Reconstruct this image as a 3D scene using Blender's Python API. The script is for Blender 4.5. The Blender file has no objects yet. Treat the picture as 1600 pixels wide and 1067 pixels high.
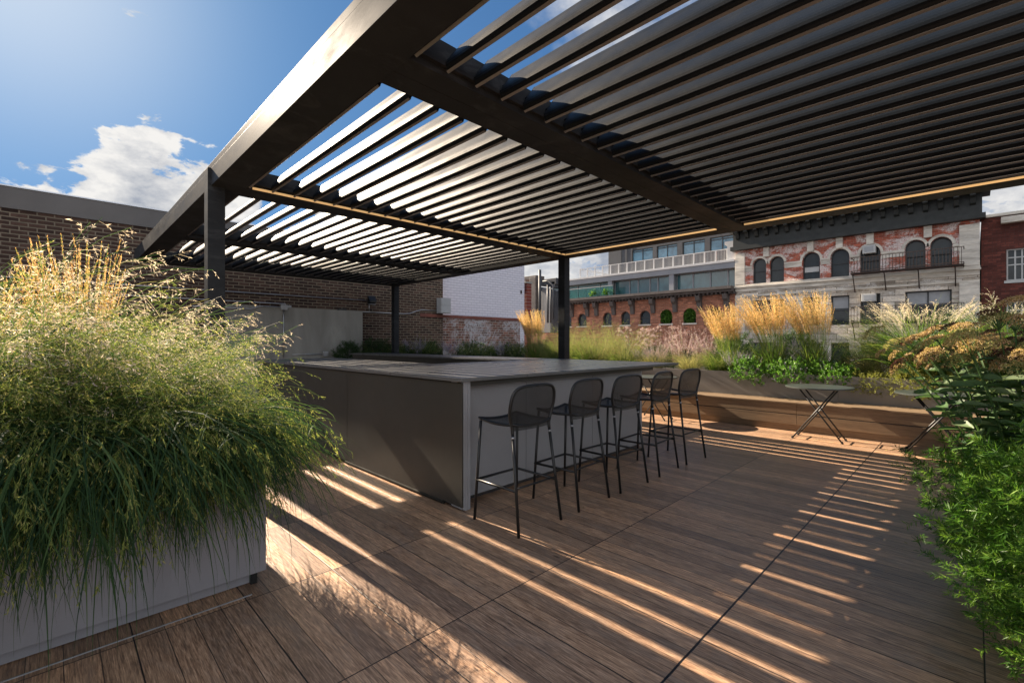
import bpy, math, random
import numpy as np
from mathutils import Vector, geometry
C = bpy.context.scene
col = C.collection
R = math.radians
rng = np.random.default_rng(7)
random.seed(7)

# ------------------------------------------------------------------ camera, world, sun, exposure
CAM_Z = 1.4
YAW = 45.14
cam = bpy.data.cameras.new('camera')
cam.sensor_width = 36.0
cam.lens = 718.5 * 36 / 1600
cam.clip_start = 0.05
cam.clip_end = 2000
camo = bpy.data.objects.new('camera', cam)
camo.location = (0, 0, CAM_Z)
camo.rotation_euler = (R(90), 0, R(YAW - 90))
col.objects.link(camo)
C.camera = camo

SUN = Vector((-0.112, 1.735, 1.0)).normalized()      # towards the sun
sl = bpy.data.lights.new('sun', 'SUN')
sl.energy = 5.0
sl.angle = R(0.4)
sl.color = (1.0, 0.83, 0.64)
so = bpy.data.objects.new('sun', sl)
so.rotation_euler = SUN.to_track_quat('Z', 'Y').to_euler()
so.location = (0, 20, 20)
col.objects.link(so)

C.view_settings.view_transform = 'Standard'
C.view_settings.look = 'None'
C.view_settings.gamma = 1
C.view_settings.exposure = 1.9
C.render.engine = 'CYCLES'
C.cycles.max_bounces = 7
C.cycles.transparent_max_bounces = 8
C.cycles.sample_clamp_indirect = 6

class NT:
    """small helper to write node graphs as expressions"""
    def __init__(s, tree):
        s.t = tree; s.n = tree.nodes; s.l = tree.links
    def put(s, sock, v):
        if hasattr(v, 'is_linked') or isinstance(v, bpy.types.NodeSocket):
            s.l.new(v, sock)
        elif v is not None:
            sock.default_value = v
    def node(s, typ, ins=None, **props):
        nd = s.n.new(typ)
        for k, v in props.items():
            setattr(nd, k, v)
        for k, v in (ins or {}).items():
            s.put(nd.inputs[k], v)
        return nd
    def m(s, op, a, b=None, c=None, clamp=False):
        nd = s.n.new('ShaderNodeMath'); nd.operation = op; nd.use_clamp = clamp
        s.put(nd.inputs[0], a)
        if b is not None: s.put(nd.inputs[1], b)
        if c is not None: s.put(nd.inputs[2], c)
        return nd.outputs[0]
    def vec(s, x=0.0, y=0.0, z=0.0):
        nd = s.n.new('ShaderNodeCombineXYZ')
        s.put(nd.inputs[0], x); s.put(nd.inputs[1], y); s.put(nd.inputs[2], z)
        return nd.outputs[0]
    def sep(s, v):
        nd = s.n.new('ShaderNodeSeparateXYZ'); s.put(nd.inputs[0], v)
        return nd.outputs
    def noise(s, v, scale=1.0, detail=2.0, rough=0.5, dist=0.0, out='Fac'):
        nd = s.node('ShaderNodeTexNoise', {'Vector': v, 'Scale': scale, 'Detail': detail, 'Roughness': rough, 'Distortion': dist})
        return nd.outputs[out]
    def ramp(s, f, stops, interp='LINEAR'):
        nd = s.n.new('ShaderNodeValToRGB'); nd.color_ramp.interpolation = interp
        el = nd.color_ramp.elements
        while len(el) < len(stops): el.new(0.5)
        for e, (p, c) in zip(el, stops):
            e.position = p; e.color = (c[0], c[1], c[2], 1) if not isinstance(c, (int, float)) else (c, c, c, 1)
        s.put(nd.inputs[0], f)
        return nd.outputs[0]
    def mix(s, f, a, b, blend='MIX'):
        nd = s.n.new('ShaderNodeMix'); nd.data_type = 'RGBA'; nd.blend_type = blend
        s.put(nd.inputs[0], f)
        for i, v in ((6, a), (7, b)):
            if isinstance(v, tuple): v = (v[0], v[1], v[2], 1)
            s.put(nd.inputs[i], v)
        return nd.outputs[2]
    def maprange(s, v, a, b, c=0.0, d=1.0, smooth=False):
        nd = s.n.new('ShaderNodeMapRange'); nd.clamp = True
        if smooth: nd.interpolation_type = 'SMOOTHSTEP'
        for i, x in enumerate((v, a, b, c, d)): s.put(nd.inputs[i], x)
        return nd.outputs[0]

# world: Nishita sky with procedural clouds
w = bpy.data.worlds.new('World')
C.world = w
w.use_nodes = True
w.node_tree.nodes.clear()
g = NT(w.node_tree)
sky = g.node('ShaderNodeTexSky', sky_type='NISHITA')
sky.sun_disc = False
sky.sun_elevation = math.asin(SUN.z)
sky.sun_rotation = math.atan2(SUN.x, SUN.y)
sky.altitude = 50
sky.air_density = 1.0
sky.dust_density = 0.8
sky.ozone_density = 3.0
tc = g.node('ShaderNodeTexCoord').outputs['Generated']
dx, dy, dz = g.sep(tc)
zz = g.m('ADD', g.m('MAXIMUM', dz, 0.0), 0.13)
pv = g.vec(g.m('DIVIDE', dx, zz), g.m('DIVIDE', dy, zz), 0.0)
COFF = 1.9
n1 = g.noise(g.vec(g.m('ADD', dx, COFF), g.m('ADD', dy, COFF * 0.7), g.m('MULTIPLY', dz, 2.0)), 8.5, 9, 0.60, 0.2)
n2 = g.noise(pv, 1.1, 8, 0.6, 0.3)
# low cumulus band: coverage rises towards the horizon
cov = g.maprange(dz, 0.19, 0.30, 0.62, 0.28)
# one larger cumulus over the end of the brick wall
puff = g.m('ADD', g.m('ADD', g.m('MULTIPLY', dx, 0.1458), g.m('MULTIPLY', dy, 0.9521)), g.m('MULTIPLY', dz, 0.2690))
cov = g.m('ADD', cov, g.maprange(puff, 0.990, 0.9975, 0.0, 0.30, True))
# azimuth: right of view (towards +X) carries more cloud
band = g.maprange(g.m('SUBTRACT', n1, g.m('SUBTRACT', 1.0, cov)), 0.0, 0.055, smooth=True)
hi = g.maprange(g.m('ADD', g.m('SUBTRACT', n2, 0.60), g.maprange(dx, 0.25, 0.75, 0.0, 0.14)), 0.0, 0.16, smooth=True)
gate = g.maprange(dx, 0.20, 0.5)
cl = g.m('MAXIMUM', band, g.m('MULTIPLY', g.m('MULTIPLY', hi, gate), 0.8))
shade = g.noise(g.vec(dx, dy, g.m('ADD', g.m('MULTIPLY', dz, 2.0), -0.06)), 7.0, 7, 0.6, 0.1)
ccol = g.ramp(shade, [(0.38, (0.42, 0.46, 0.54)), (0.58, (1.0, 0.98, 0.95))])
# gentle shoulder on the glare around the sun, as the bright haze of a clear autumn sky
def vm(op, a, b):
    nd = g.n.new('ShaderNodeVectorMath'); nd.operation = op
    g.put(nd.inputs[0], a); g.put(nd.inputs[1], b)
    return nd.outputs[0]
KS = 3.4
soft = vm('DIVIDE', sky.outputs[0], vm('ADD', (1, 1, 1), vm('MULTIPLY', sky.outputs[0], (1 / (KS * 0.62), 1 / (KS * 0.9), 1 / (KS * 1.35)))))
soft = vm('MULTIPLY', soft, (0.40, 0.68, 0.92))
# pale aureole of haze around the sun
sd = g.m('ADD', g.m('ADD', g.m('MULTIPLY', dx, SUN.x), g.m('MULTIPLY', dy, SUN.y)), g.m('MULTIPLY', dz, SUN.z))
au = g.m('POWER', g.m('MAXIMUM', sd, 0.0), 45.0)
soft = g.mix(g.m('MULTIPLY', au, 0.55), soft, (4.2, 4.3, 4.3))
# bright cumulus added out of view behind the camera and overhead as fill light
back = g.m('ADD', g.m('MULTIPLY', dx, -0.7), g.m('MULTIPLY', dy, -0.7))
nb_ = g.noise(tc, 2.6, 8, 0.6, 0.2)
fill_cloud = g.maprange(g.m('ADD', g.m('SUBTRACT', nb_, 0.62), g.maprange(back, -0.25, 0.45, -0.2, 0.42)), 0.0, 0.14, smooth=True)
cl = g.m('MAXIMUM', cl, g.m('MULTIPLY', fill_cloud, g.maprange(dz, -0.02, 0.08)))
skyc = g.mix(cl, soft, g.mix(fill_cloud, g.mix(1.0, ccol, (4.1, 4.1, 4.1), 'MULTIPLY'), g.mix(1.0, ccol, (6.0, 6.1, 6.4), 'MULTIPLY')))
bg = g.node('ShaderNodeBackground', {'Color': skyc, 'Strength': 0.060})
g.l.new(bg.outputs[0], g.node('ShaderNodeOutputWorld').inputs[0])

# ------------------------------------------------------------------ materials
def mat(name):
    m_ = bpy.data.materials.new(name); m_.use_nodes = True
    m_.node_tree.nodes.clear()
    n = NT(m_.node_tree)
    out = n.node('ShaderNodeOutputMaterial')
    return m_, n, out

def obj_co(n):
    return n.node('ShaderNodeTexCoord').outputs['Object']

def pbsdf(n, out, **kw):
    b = n.node('ShaderNodeBsdfPrincipled')
    for k, v in kw.items():
        k = k.replace('_', ' ')
        if isinstance(v, tuple) and len(v) == 3: v = (*v, 1)
        n.put(b.inputs[k], v)
    n.l.new(b.outputs[0], out.inputs[0])
    return b

def bump(n, h, strength=0.3, dist=0.01):
    return n.node('ShaderNodeBump', {'Height': h, 'Strength': strength, 'Distance': dist}).outputs[0]

def paint(name, c, rough=0.5, var=0.12, scale=2.0, metallic=0.0, speck=0.0, spec=0.5, bmp=0.04, dirt=0.0, stretch=(1, 1, 1)):
    m_, n, out = mat(name)
    co = obj_co(n)
    x, y, z = n.sep(co)
    v = n.vec(n.m('MULTIPLY', x, stretch[0]), n.m('MULTIPLY', y, stretch[1]), n.m('MULTIPLY', z, stretch[2]))
    a = n.noise(v, scale, 6, 0.6, 0.4)
    fine = n.noise(co, 260, 2, 0.6)
    lo = tuple(k * (1 - var) for k in c); hi_ = tuple(min(1, k * (1 + var)) for k in c)
    cc = n.ramp(a, [(0.3, lo), (0.7, hi_)])
    if speck:
        sp = n.maprange(n.noise(co, 420, 1, 0.5), 0.62, 0.72)
        cc = n.mix(n.m('MULTIPLY', sp, speck), cc, tuple(min(1, k * 2.6 + 0.05) for k in c))
    if dirt:
        dn = n.maprange(n.noise(v, scale * 2.7, 8, 0.7, 0.8), 0.52, 0.68)
        cc = n.mix(n.m('MULTIPLY', dn, dirt), cc, tuple(min(1, k * 1.9 + 0.03) for k in c))
    rr = n.maprange(n.noise(v, scale * 1.7, 6, 0.65), 0.3, 0.7, rough * 0.82, min(1, rough * 1.2))
    pbsdf(n, out, Base_Color=cc, Roughness=rr, Metallic=metallic, Specular_IOR_Level=spec, Normal=bump(n, fine, bmp, 0.002))
    return m_

M = {}
M['beam'] = paint('charcoal_powder_coat', (0.030, 0.033, 0.037), 0.55, 0.2, 1.3, speck=0.15, dirt=0.4, spec=0.06, stretch=(1, 1, 3))
M['louver'] = paint('louver_powder_coat', (0.0085, 0.0125, 0.0185), 0.50, 0.15, 2.0, speck=0.5, spec=0.13, bmp=0.3)
M['louver_glint'] = paint('painted_edge_glint', (0.16, 0.16, 0.165), 0.35, 0.1, 2.0)  # paler colour stands in for the sunlit line along each blade
M['rubber'] = paint('dark_rubber', (0.03, 0.028, 0.024), 0.9, spec=0.1)
M['black_metal'] = paint('black_metal', (0.009, 0.010, 0.011), 0.42, 0.1, 3.0)
M['steel'] = paint('galvanised_conduit', (0.42, 0.43, 0.45), 0.35, 0.15, 6.0, metallic=0.8)
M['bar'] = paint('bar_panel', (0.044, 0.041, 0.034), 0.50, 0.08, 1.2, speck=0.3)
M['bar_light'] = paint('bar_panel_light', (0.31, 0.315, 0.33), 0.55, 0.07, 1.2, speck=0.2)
M['counter'] = paint('counter_porcelain', (0.125, 0.125, 0.125), 0.30, 0.10, 3.0, speck=0.2, spec=0.6)
M['planter'] = paint('planter_grey', (0.245, 0.245, 0.265), 0.55, 0.10, 2.2, speck=0.15, dirt=0.10, stretch=(1, 1, 0.35))
M['planter_bronze'] = paint('planter_bronze_grey', (0.215, 0.20, 0.185), 0.5, 0.08, 1.1, speck=0.15)
M['toe'] = paint('toe_dark', (0.05, 0.05, 0.055), 0.5)
M['trim'] = paint('trim_metal', (0.55, 0.57, 0.6), 0.25, metallic=0.9)
M['soil'] = paint('soil', (0.035, 0.026, 0.018), 0.95, 0.4, 20, bmp=0.6)
M['table'] = paint('table_top_metal', (0.032, 0.040, 0.036), 0.42, 0.1, 4, spec=0.6)
M['concrete'] = paint('old_render', (0.27, 0.265, 0.24), 0.85, 0.25, 1.6, dirt=0.15, bmp=0.3, stretch=(1, 1, 0.25))
M['coping'] = paint('coping_stucco', (0.135, 0.13, 0.125), 0.8, 0.12, 0.8, bmp=0.2)
M['stone'] = paint('weathered_stone', (0.60, 0.55, 0.47), 0.85, 0.35, 1.2, dirt=0.3, bmp=0.3, stretch=(1, 0.6, 2.5))
M['dark_cornice'] = paint('cornice_dark', (0.020, 0.023, 0.021), 0.6, 0.2, 2)
M['iron'] = paint('rusty_iron', (0.045, 0.028, 0.022), 0.8, 0.4, 5)
M['bronze_cornice'] = paint('cornice_brown_grey', (0.10, 0.085, 0.078), 0.7, 0.25, 1.5)
M['grey_panel'] = paint('grey_metal_cladding', (0.24, 0.25, 0.27), 0.5, 0.08, 1)
M['dark_panel'] = paint('anthracite_cladding', (0.045, 0.048, 0.055), 0.55, 0.12, 1)
M['pale'] = paint('pale_metal', (0.5, 0.5, 0.5), 0.5, 0.08, 1)
M['frame_dark'] = paint('window_frame_dark', (0.03, 0.032, 0.034), 0.5)
M['frame_light'] = paint('window_frame_light', (0.48, 0.48, 0.46), 0.6)
M['interior'] = paint('dim_interior', (0.05, 0.045, 0.04), 0.9)
M['box_grey'] = paint('junction_box_grey', (0.33, 0.34, 0.35), 0.45)
M['rust'] = paint('red_flashing', (0.16, 0.05, 0.035), 0.75, 0.3, 3)
M['asphalt'] = paint('asphalt', (0.05, 0.05, 0.05), 0.9)

def glass_mat(name, tint, rough=0.06, sp_=1.0):
    m_, n, out = mat(name)
    co = obj_co(n)
    a = n.noise(co, 0.6, 4, 0.6, 1.2)
    c = n.ramp(a, [(0.35, tuple(k * 0.5 for k in tint)), (0.65, tint)])
    pbsdf(n, out, Base_Color=c, Roughness=rough, Specular_IOR_Level=sp_, Normal=bump(n, n.noise(co, 0.9, 2), 0.06, 0.05))
    return m_
M['glass'] = glass_mat('old_window_glass', (0.030, 0.040, 0.044), sp_=0.35)
M['glass_teal'] = glass_mat('teal_glass', (0.055, 0.15, 0.17))
M['glass_blue'] = glass_mat('blue_glass', (0.09, 0.22, 0.32))

def emis(name, c, s):
    m_, n, out = mat(name)
    pbsdf(n, out, Base_Color=c, Emission_Color=c, Emission_Strength=s, Roughness=0.5)
    return m_
M['led'] = emis('warm_led', (0.85, 0.52, 0.22), 0.15)

def brick_mat(name, axis, c1, c2, mortar, bw=0.22, rh=0.075, white=0.0, whitec=(0.5, 0.48, 0.45), dark=0.0, rough=0.9, ms=0.011, plain=False):
    m_, n, out = mat(name)
    co = obj_co(n)
    x, y, z = n.sep(co)
    h = {'x': x, 'y': y}[axis]
    wob = n.m('MULTIPLY', n.m('SUBTRACT', n.noise(co, 1.3, 3), 0.5), 0.03)
    v = n.vec(h, n.m('ADD', z, wob), 0.0)
    bt = n.node('ShaderNodeTexBrick', {'Vector': v, 'Color1': (0, 0, 0, 1), 'Color2': (1, 1, 1, 1), 'Mortar': (0.5, 0.5, 0.5, 1), 'Scale': 1.0,
                                       'Mortar Size': ms, 'Mortar Smooth': 0.25, 'Bias': 0.0, 'Brick Width': bw, 'Row Height': rh})
    rnd = bt.outputs[0]; fac = bt.outputs[1]
    cb = n.ramp(rnd, [(0.0, c1), (0.55, c2), (0.92, tuple(min(1, k * (1.0 if plain else 1.5)) for k in c2)), (1.0, tuple(k * (1 if plain else 0.6) for k in c1))])
    cb = n.mix(0.06 if plain else 0.45, cb, n.mix(1.0, cb, n.ramp(n.noise(co, 9, 5, 0.7), [(0.3, 0.45), (0.7, 1.5)]), 'MULTIPLY'))
    cc = n.mix(fac, cb, mortar)
    if dark:
        cc = n.mix(n.m('MULTIPLY', n.maprange(n.noise(co, 0.8, 5, 0.65), 0.4, 0.65), dark), cc, tuple(k * 0.5 for k in c1))
    if white:
        wn = n.noise(n.vec(h, n.m('MULTIPLY', z, 1.4), 0.0), 0.75, 9, 0.72, 0.6)
        wf = n.maprange(wn, 0.60 - 0.2 * white, 0.68 - 0.2 * white)
        pn = n.maprange(n.noise(co, 14, 3, 0.7), 0.35, 0.55)
        cc = n.mix(n.m('MULTIPLY', n.m('MULTIPLY', wf, pn), 0.9), cc, whitec)
    hh = n.m('SUBTRACT', n.m('MULTIPLY', n.noise(co, 40, 4, 0.6), 0.4), fac)
    pbsdf(n, out, Base_Color=cc, Roughness=rough, Specular_IOR_Level=0.25, Normal=bump(n, hh, 0.7, 0.012))
    return m_
M['brick_dark'] = brick_mat('sooty_brick', 'x', (0.040, 0.026, 0.022), (0.075, 0.045, 0.034), (0.21, 0.175, 0.13), 0.235, 0.079, dark=0.3, ms=0.012)
M['brick_patch'] = brick_mat('whitewashed_brick', 'x', (0.10, 0.05, 0.04), (0.17, 0.075, 0.055), (0.32, 0.28, 0.24), 0.27, 0.088, white=0.75, whitec=(0.42, 0.42, 0.44), ms=0.012)
M['brick_white'] = brick_mat('white_painted_brick', 'x', (0.66, 0.65, 0.72), (0.70, 0.69, 0.76), (0.50, 0.50, 0.57), 0.27, 0.095, ms=0.010, plain=True)
M['brick_old'] = brick_mat('old_red_brick', 'y', (0.28, 0.06, 0.04), (0.40, 0.10, 0.06), (0.40, 0.24, 0.18), 0.40, 0.13, white=0.62, whitec=(0.80, 0.76, 0.72), ms=0.016)
M['brick_low'] = brick_mat('brown_red_brick', 'y', (0.27, 0.11, 0.07), (0.40, 0.165, 0.10), (0.34, 0.22, 0.16), 0.40, 0.14, dark=0.15, ms=0.016)
M['brick_right'] = brick_mat('plain_red_brick', 'y', (0.085, 0.028, 0.022), (0.125, 0.038, 0.028), (0.09, 0.045, 0.038), 0.36, 0.13, dark=0.2, ms=0.014)
M['brick_red_side'] = brick_mat('red_brick_side', 'y', (0.17, 0.04, 0.03), (0.22, 0.055, 0.04), (0.3, 0.22, 0.2), 0.4, 0.14)
M['stone_wall'] = brick_mat('stone_blocks', 'y', (0.40, 0.34, 0.27), (0.62, 0.55, 0.46), (0.20, 0.16, 0.13), 1.3, 0.42, white=0.35, whitec=(0.70, 0.67, 0.62), dark=0.45, ms=0.02)

# ---- wood-look porcelain deck
TX, TY, OX, OY = 0.473, 0.937, 1.211, -0.032
def deck_mat():
    m_, n, out = mat('wood_look_deck')
    co = obj_co(n)
    x, y, z = n.sep(co)
    def cell(v, p):
        q = n.m('DIVIDE', v, p)
        return n.m('FLOOR', q), n.m('FRACT', q)
    xs = n.m('ADD', x, -OX + TX * 40); ys = n.m('ADD', y, -OY + TY * 40)
    ix, fx = cell(xs, TX); iy, fy = cell(ys, TY)
    ip, fp = cell(xs, TX / 4)
    wn = n.node('ShaderNodeTexWhiteNoise', {'Vector': n.vec(ip, iy, 3.0)}, noise_dimensions='3D')
    r1 = wn.outputs['Value']; rx, ry, rz = n.sep(wn.outputs['Color'])
    wt = n.node('ShaderNodeTexWhiteNoise', {'Vector': n.vec(ix, iy, 9.0)}, noise_dimensions='3D').outputs['Value']
    yo = n.m('ADD', y, n.m('MULTIPLY', r1, 37.0)); zo = n.m('MULTIPLY', rx, 20.0)
    g1 = n.noise(n.vec(n.m('MULTIPLY', x, 30), n.m('MULTIPLY', yo, 2.6), zo), 1.0, 6, 0.7, 0.8)
    g2 = n.noise(n.vec(n.m('MULTIPLY', x, 170), n.m('MULTIPLY', yo, 9.0), zo), 1.0, 6, 0.74, 0.4)
    g3 = n.noise(n.vec(n.m('MULTIPLY', x, 330), n.m('MULTIPLY', yo, 14), zo), 1.0, 2, 0.6)
    base = n.ramp(g2, [(0.30, (0.078, 0.046, 0.029)), (0.44, (0.235, 0.145, 0.090)), (0.56, (0.40, 0.262, 0.168)), (0.74, (0.64, 0.46, 0.325))])
    base = n.mix(0.55, base, n.mix(1.0, base, n.ramp(g1, [(0.3, 0.55), (0.72, 1.5)]), 'MULTIPLY'))
    base = n.mix(0.30, base, n.mix(1.0, base, n.ramp(g3, [(0.35, 0.4), (0.6, 1.4)]), 'MULTIPLY'))
    pv_ = n.mix(1.0, base, n.ramp(r1, [(0.0, (0.74, 0.73, 0.74)), (0.5, (1.08, 1.06, 1.04)), (1.0, (1.42, 1.32, 1.22))]), 'MULTIPLY')
    pv_ = n.mix(1.0, pv_, n.ramp(wt, [(0.0, (0.88, 0.88, 0.9)), (1.0, (1.10, 1.08, 1.05))]), 'MULTIPLY')
    # greyish weathering patches
    wp = n.maprange(n.noise(n.vec(n.m('MULTIPLY', x, 7), n.m('MULTIPLY', y, 2.2), 0.0), 1.0, 5, 0.7, 1.0), 0.50, 0.72)
    pv_ = n.mix(n.m('MULTIPLY', wp, 0.45), pv_, (0.20, 0.17, 0.145))
    # knots
    kn = n.node('ShaderNodeTexVoronoi', {'Vector': n.vec(n.m('MULTIPLY', x, 5), n.m('MULTIPLY', yo, 2.0), zo), 'Scale': 1.0, 'Randomness': 1.0}).outputs['Distance']
    kf = n.maprange(kn, 0.03, 0.075, 1.0, 0.0)
    pv_ = n.mix(n.m('MULTIPLY', kf, 0.75), pv_, (0.025, 0.018, 0.014))
    # joints
    def line(f, p, half):
        d = n.m('MULTIPLY', n.m('MINIMUM', f, n.m('SUBTRACT', 1.0, f)), p)
        return n.maprange(d, half * 0.7, half * 1.3, 1.0, 0.0)
    jx = line(fx, TX, 0.0029); jy = line(fy, TY, 0.0030); jp = n.m('MULTIPLY', line(fp, TX / 4, 0.0017), 0.85)
    # wider expansion joint at the second row
    d9 = n.m('ABSOLUTE', n.m('SUBTRACT', y, OY + TY))
    jw = n.maprange(d9, 0.0042, 0.0060, 1.0, 0.0)
    j = n.m('MAXIMUM', n.m('MAXIMUM', jx, jy), n.m('MAXIMUM', jp, jw))
    colr = n.mix(j, pv_, (0.006, 0.006, 0.007))
    rr = n.maprange(g2, 0.3, 0.7, 0.34, 0.54)
    hh = n.m('ADD', n.m('MULTIPLY', g2, 0.5), n.m('MULTIPLY', j, -3.0))
    pbsdf(n, out, Base_Color=colr, Roughness=rr, Specular_IOR_Level=0.45, Normal=bump(n, hh, 0.45, 0.0025))
    return m_
M['deck'] = deck_mat()

def wood_mat(name, axis, lo, hi):
    m_, n, out = mat(name)
    co = obj_co(n); x, y, z = n.sep(co)
    a, b = (y, x) if axis == 'y' else (x, y)
    v = n.vec(n.m('MULTIPLY', a, 1.6), n.m('MULTIPLY', b, 26), n.m('MULTIPLY', z, 26))
    gr = n.noise(v, 1.0, 5, 0.65, 0.6)
    gf = n.noise(n.vec(n.m('MULTIPLY', a, 9), n.m('MULTIPLY', b, 160), n.m('MULTIPLY', z, 160)), 1.0, 3, 0.6)
    c = n.mix(0.4, n.ramp(gr, [(0.3, lo), (0.7, hi)]), n.ramp(gf, [(0.35, lo), (0.65, hi)]))
    pbsdf(n, out, Base_Color=c, Roughness=0.55, Normal=bump(n, gf, 0.3, 0.002))
    return m_
M['bench'] = wood_mat('bench_board', 'y', (0.12, 0.080, 0.048), (0.26, 0.18, 0.108))

def leaf_mat(name, stops, trans=0.45, rough=0.5, spec=0.35, tm=(1.5, 1.55, 1.0)):
    """leaf colour picked by the per-leaf attribute 'tint'"""
    m_, n, out = mat(name)
    at = n.node('ShaderNodeAttribute', attribute_name='tint').outputs['Fac']
    c = n.ramp(at, stops)
    oi = n.node('ShaderNodeObjectInfo').outputs['Random']
    c = n.mix(0.35, c, n.mix(1.0, c, n.ramp(oi, [(0.0, (0.8, 0.85, 0.8)), (1.0, (1.2, 1.12, 1.0))]), 'MULTIPLY'))
    b = n.node('ShaderNodeBsdfPrincipled')
    n.put(b.inputs['Base Color'], c); b.inputs['Roughness'].default_value = rough; b.inputs['Specular IOR Level'].default_value = spec
    t = n.node('ShaderNodeBsdfTranslucent', {'Color': n.mix(1.0, c, tm, 'MULTIPLY')})
    mx = n.node('ShaderNodeMixShader', {0: trans})
    n.l.new(b.outputs[0], mx.inputs[1]); n.l.new(t.outputs[0], mx.inputs[2])
    n.l.new(mx.outputs[0], out.inputs[0])
    return m_
M['leaf_switch'] = leaf_mat('switchgrass_leaf', [(0, (0.022, 0.050, 0.028)), (0.5, (0.042, 0.088, 0.034)), (0.85, (0.085, 0.14, 0.05)), (1, (0.22, 0.20, 0.08))], 0.38, 0.62, 0.10)
M['seed_switch'] = leaf_mat('switchgrass_seed', [(0, (0.09, 0.16, 0.035)), (0.5, (0.24, 0.28, 0.07)), (1, (0.50, 0.42, 0.21))], 0.4, 0.6)
M['seed_pink'] = leaf_mat('pinkish_seed', [(0, (0.34, 0.28, 0.26)), (0.5, (0.56, 0.46, 0.50)), (1, (0.76, 0.68, 0.74))], 0.45, 0.7)
M['plume_gold'] = leaf_mat('golden_plume', [(0, (0.42, 0.27, 0.12)), (0.5, (0.62, 0.44, 0.23)), (1, (0.80, 0.63, 0.40))], 0.5, 0.7, tm=(1.45, 1.22, 0.85))
M['plume_cream'] = leaf_mat('cream_plume', [(0, (0.48, 0.42, 0.30)), (1, (0.80, 0.76, 0.64))], 0.5, 0.7, tm=(1.25, 1.18, 1.0))
M['leaf_grass'] = leaf_mat('bright_grass_blade', [(0, (0.035, 0.075, 0.018)), (0.6, (0.085, 0.16, 0.030)), (1, (0.24, 0.26, 0.07))], 0.5, 0.45)
M['leaf_straw'] = leaf_mat('straw_grass_blade', [(0, (0.09, 0.12, 0.045)), (0.5, (0.23, 0.22, 0.095)), (1, (0.48, 0.40, 0.22))], 0.5, 0.55)
M['leaf_shrub'] = leaf_mat('fresh_green_leaf', [(0, (0.014, 0.055, 0.010)), (0.5, (0.058, 0.145, 0.018)), (1, (0.20, 0.32, 0.05))], 0.40, 0.42, 0.3)
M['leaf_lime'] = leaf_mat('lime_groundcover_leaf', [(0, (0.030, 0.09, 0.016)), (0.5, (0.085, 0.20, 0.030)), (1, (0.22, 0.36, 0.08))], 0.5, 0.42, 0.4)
M['leaf_dark'] = leaf_mat('dark_green_leaf', [(0, (0.020, 0.050, 0.018)), (0.7, (0.045, 0.09, 0.03)), (1, (0.09, 0.13, 0.05))], 0.4, 0.5)
M['leaf_grey'] = leaf_mat('grey_green_leaf', [(0, (0.07, 0.09, 0.075)), (1, (0.20, 0.22, 0.17))], 0.4, 0.6)
M['flower_violet'] = leaf_mat('violet_flower', [(0, (0.20, 0.17, 0.30)), (1, (0.42, 0.38, 0.55))], 0.4, 0.7)
M['flower_mauve'] = leaf_mat('mauve_flower', [(0, (0.32, 0.20, 0.28)), (1, (0.62, 0.48, 0.55))], 0.4, 0.7)
M['sedum_dark'] = leaf_mat('sedum_dark_head', [(0, (0.050, 0.020, 0.018)), (0.6, (0.10, 0.042, 0.032)), (1, (0.20, 0.10, 0.05))], 0.25, 0.7)
M['sedum_gold'] = leaf_mat('sedum_gold_head', [(0, (0.24, 0.17, 0.07)), (0.6, (0.46, 0.34, 0.16)), (1, (0.62, 0.46, 0.36))], 0.35, 0.7)
M['sedum_green'] = leaf_mat('sedum_green_head', [(0, (0.20, 0.20, 0.07)), (1, (0.50, 0.44, 0.20))], 0.35, 0.7)
M['leaf_sedum'] = leaf_mat('sedum_leaf', [(0, (0.05, 0.10, 0.05)), (0.6, (0.10, 0.18, 0.07)), (1, (0.20, 0.26, 0.15))], 0.4, 0.45, 0.4)
M['leaf_yellow'] = leaf_mat('yellow_green_leaf', [(0, (0.10, 0.13, 0.025)), (1, (0.32, 0.30, 0.08))], 0.45, 0.5)
M['tree_leaf'] = leaf_mat('tree_leaf', [(0, (0.05, 0.11, 0.02)), (1, (0.20, 0.32, 0.04))], 0.5, 0.5)

# ------------------------------------------------------------------ object helpers
ORIG = {}
def tag(o, label=None, cat=None, group=None, kind=None):
    if label: o['label'] = label
    if cat: o['category'] = cat
    if group: o['group'] = group
    if kind: o['kind'] = kind
    return o

TCOUNT = [0]
def thing(name, loc, label, cat, group=None):
    global rng
    TCOUNT[0] += 1; rng = np.random.default_rng(100 + TCOUNT[0])
    o = bpy.data.objects.new(name, None)
    o.empty_display_size = 0.1
    o.location = loc
    col.objects.link(o)
    ORIG[o.name] = Vector(loc)
    return tag(o, label, cat, group, 'thing')

def origin_of(p):
    while p is not None:
        if p.name in ORIG: return ORIG[p.name]
        p = p.parent
    return Vector((0, 0, 0))

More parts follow.
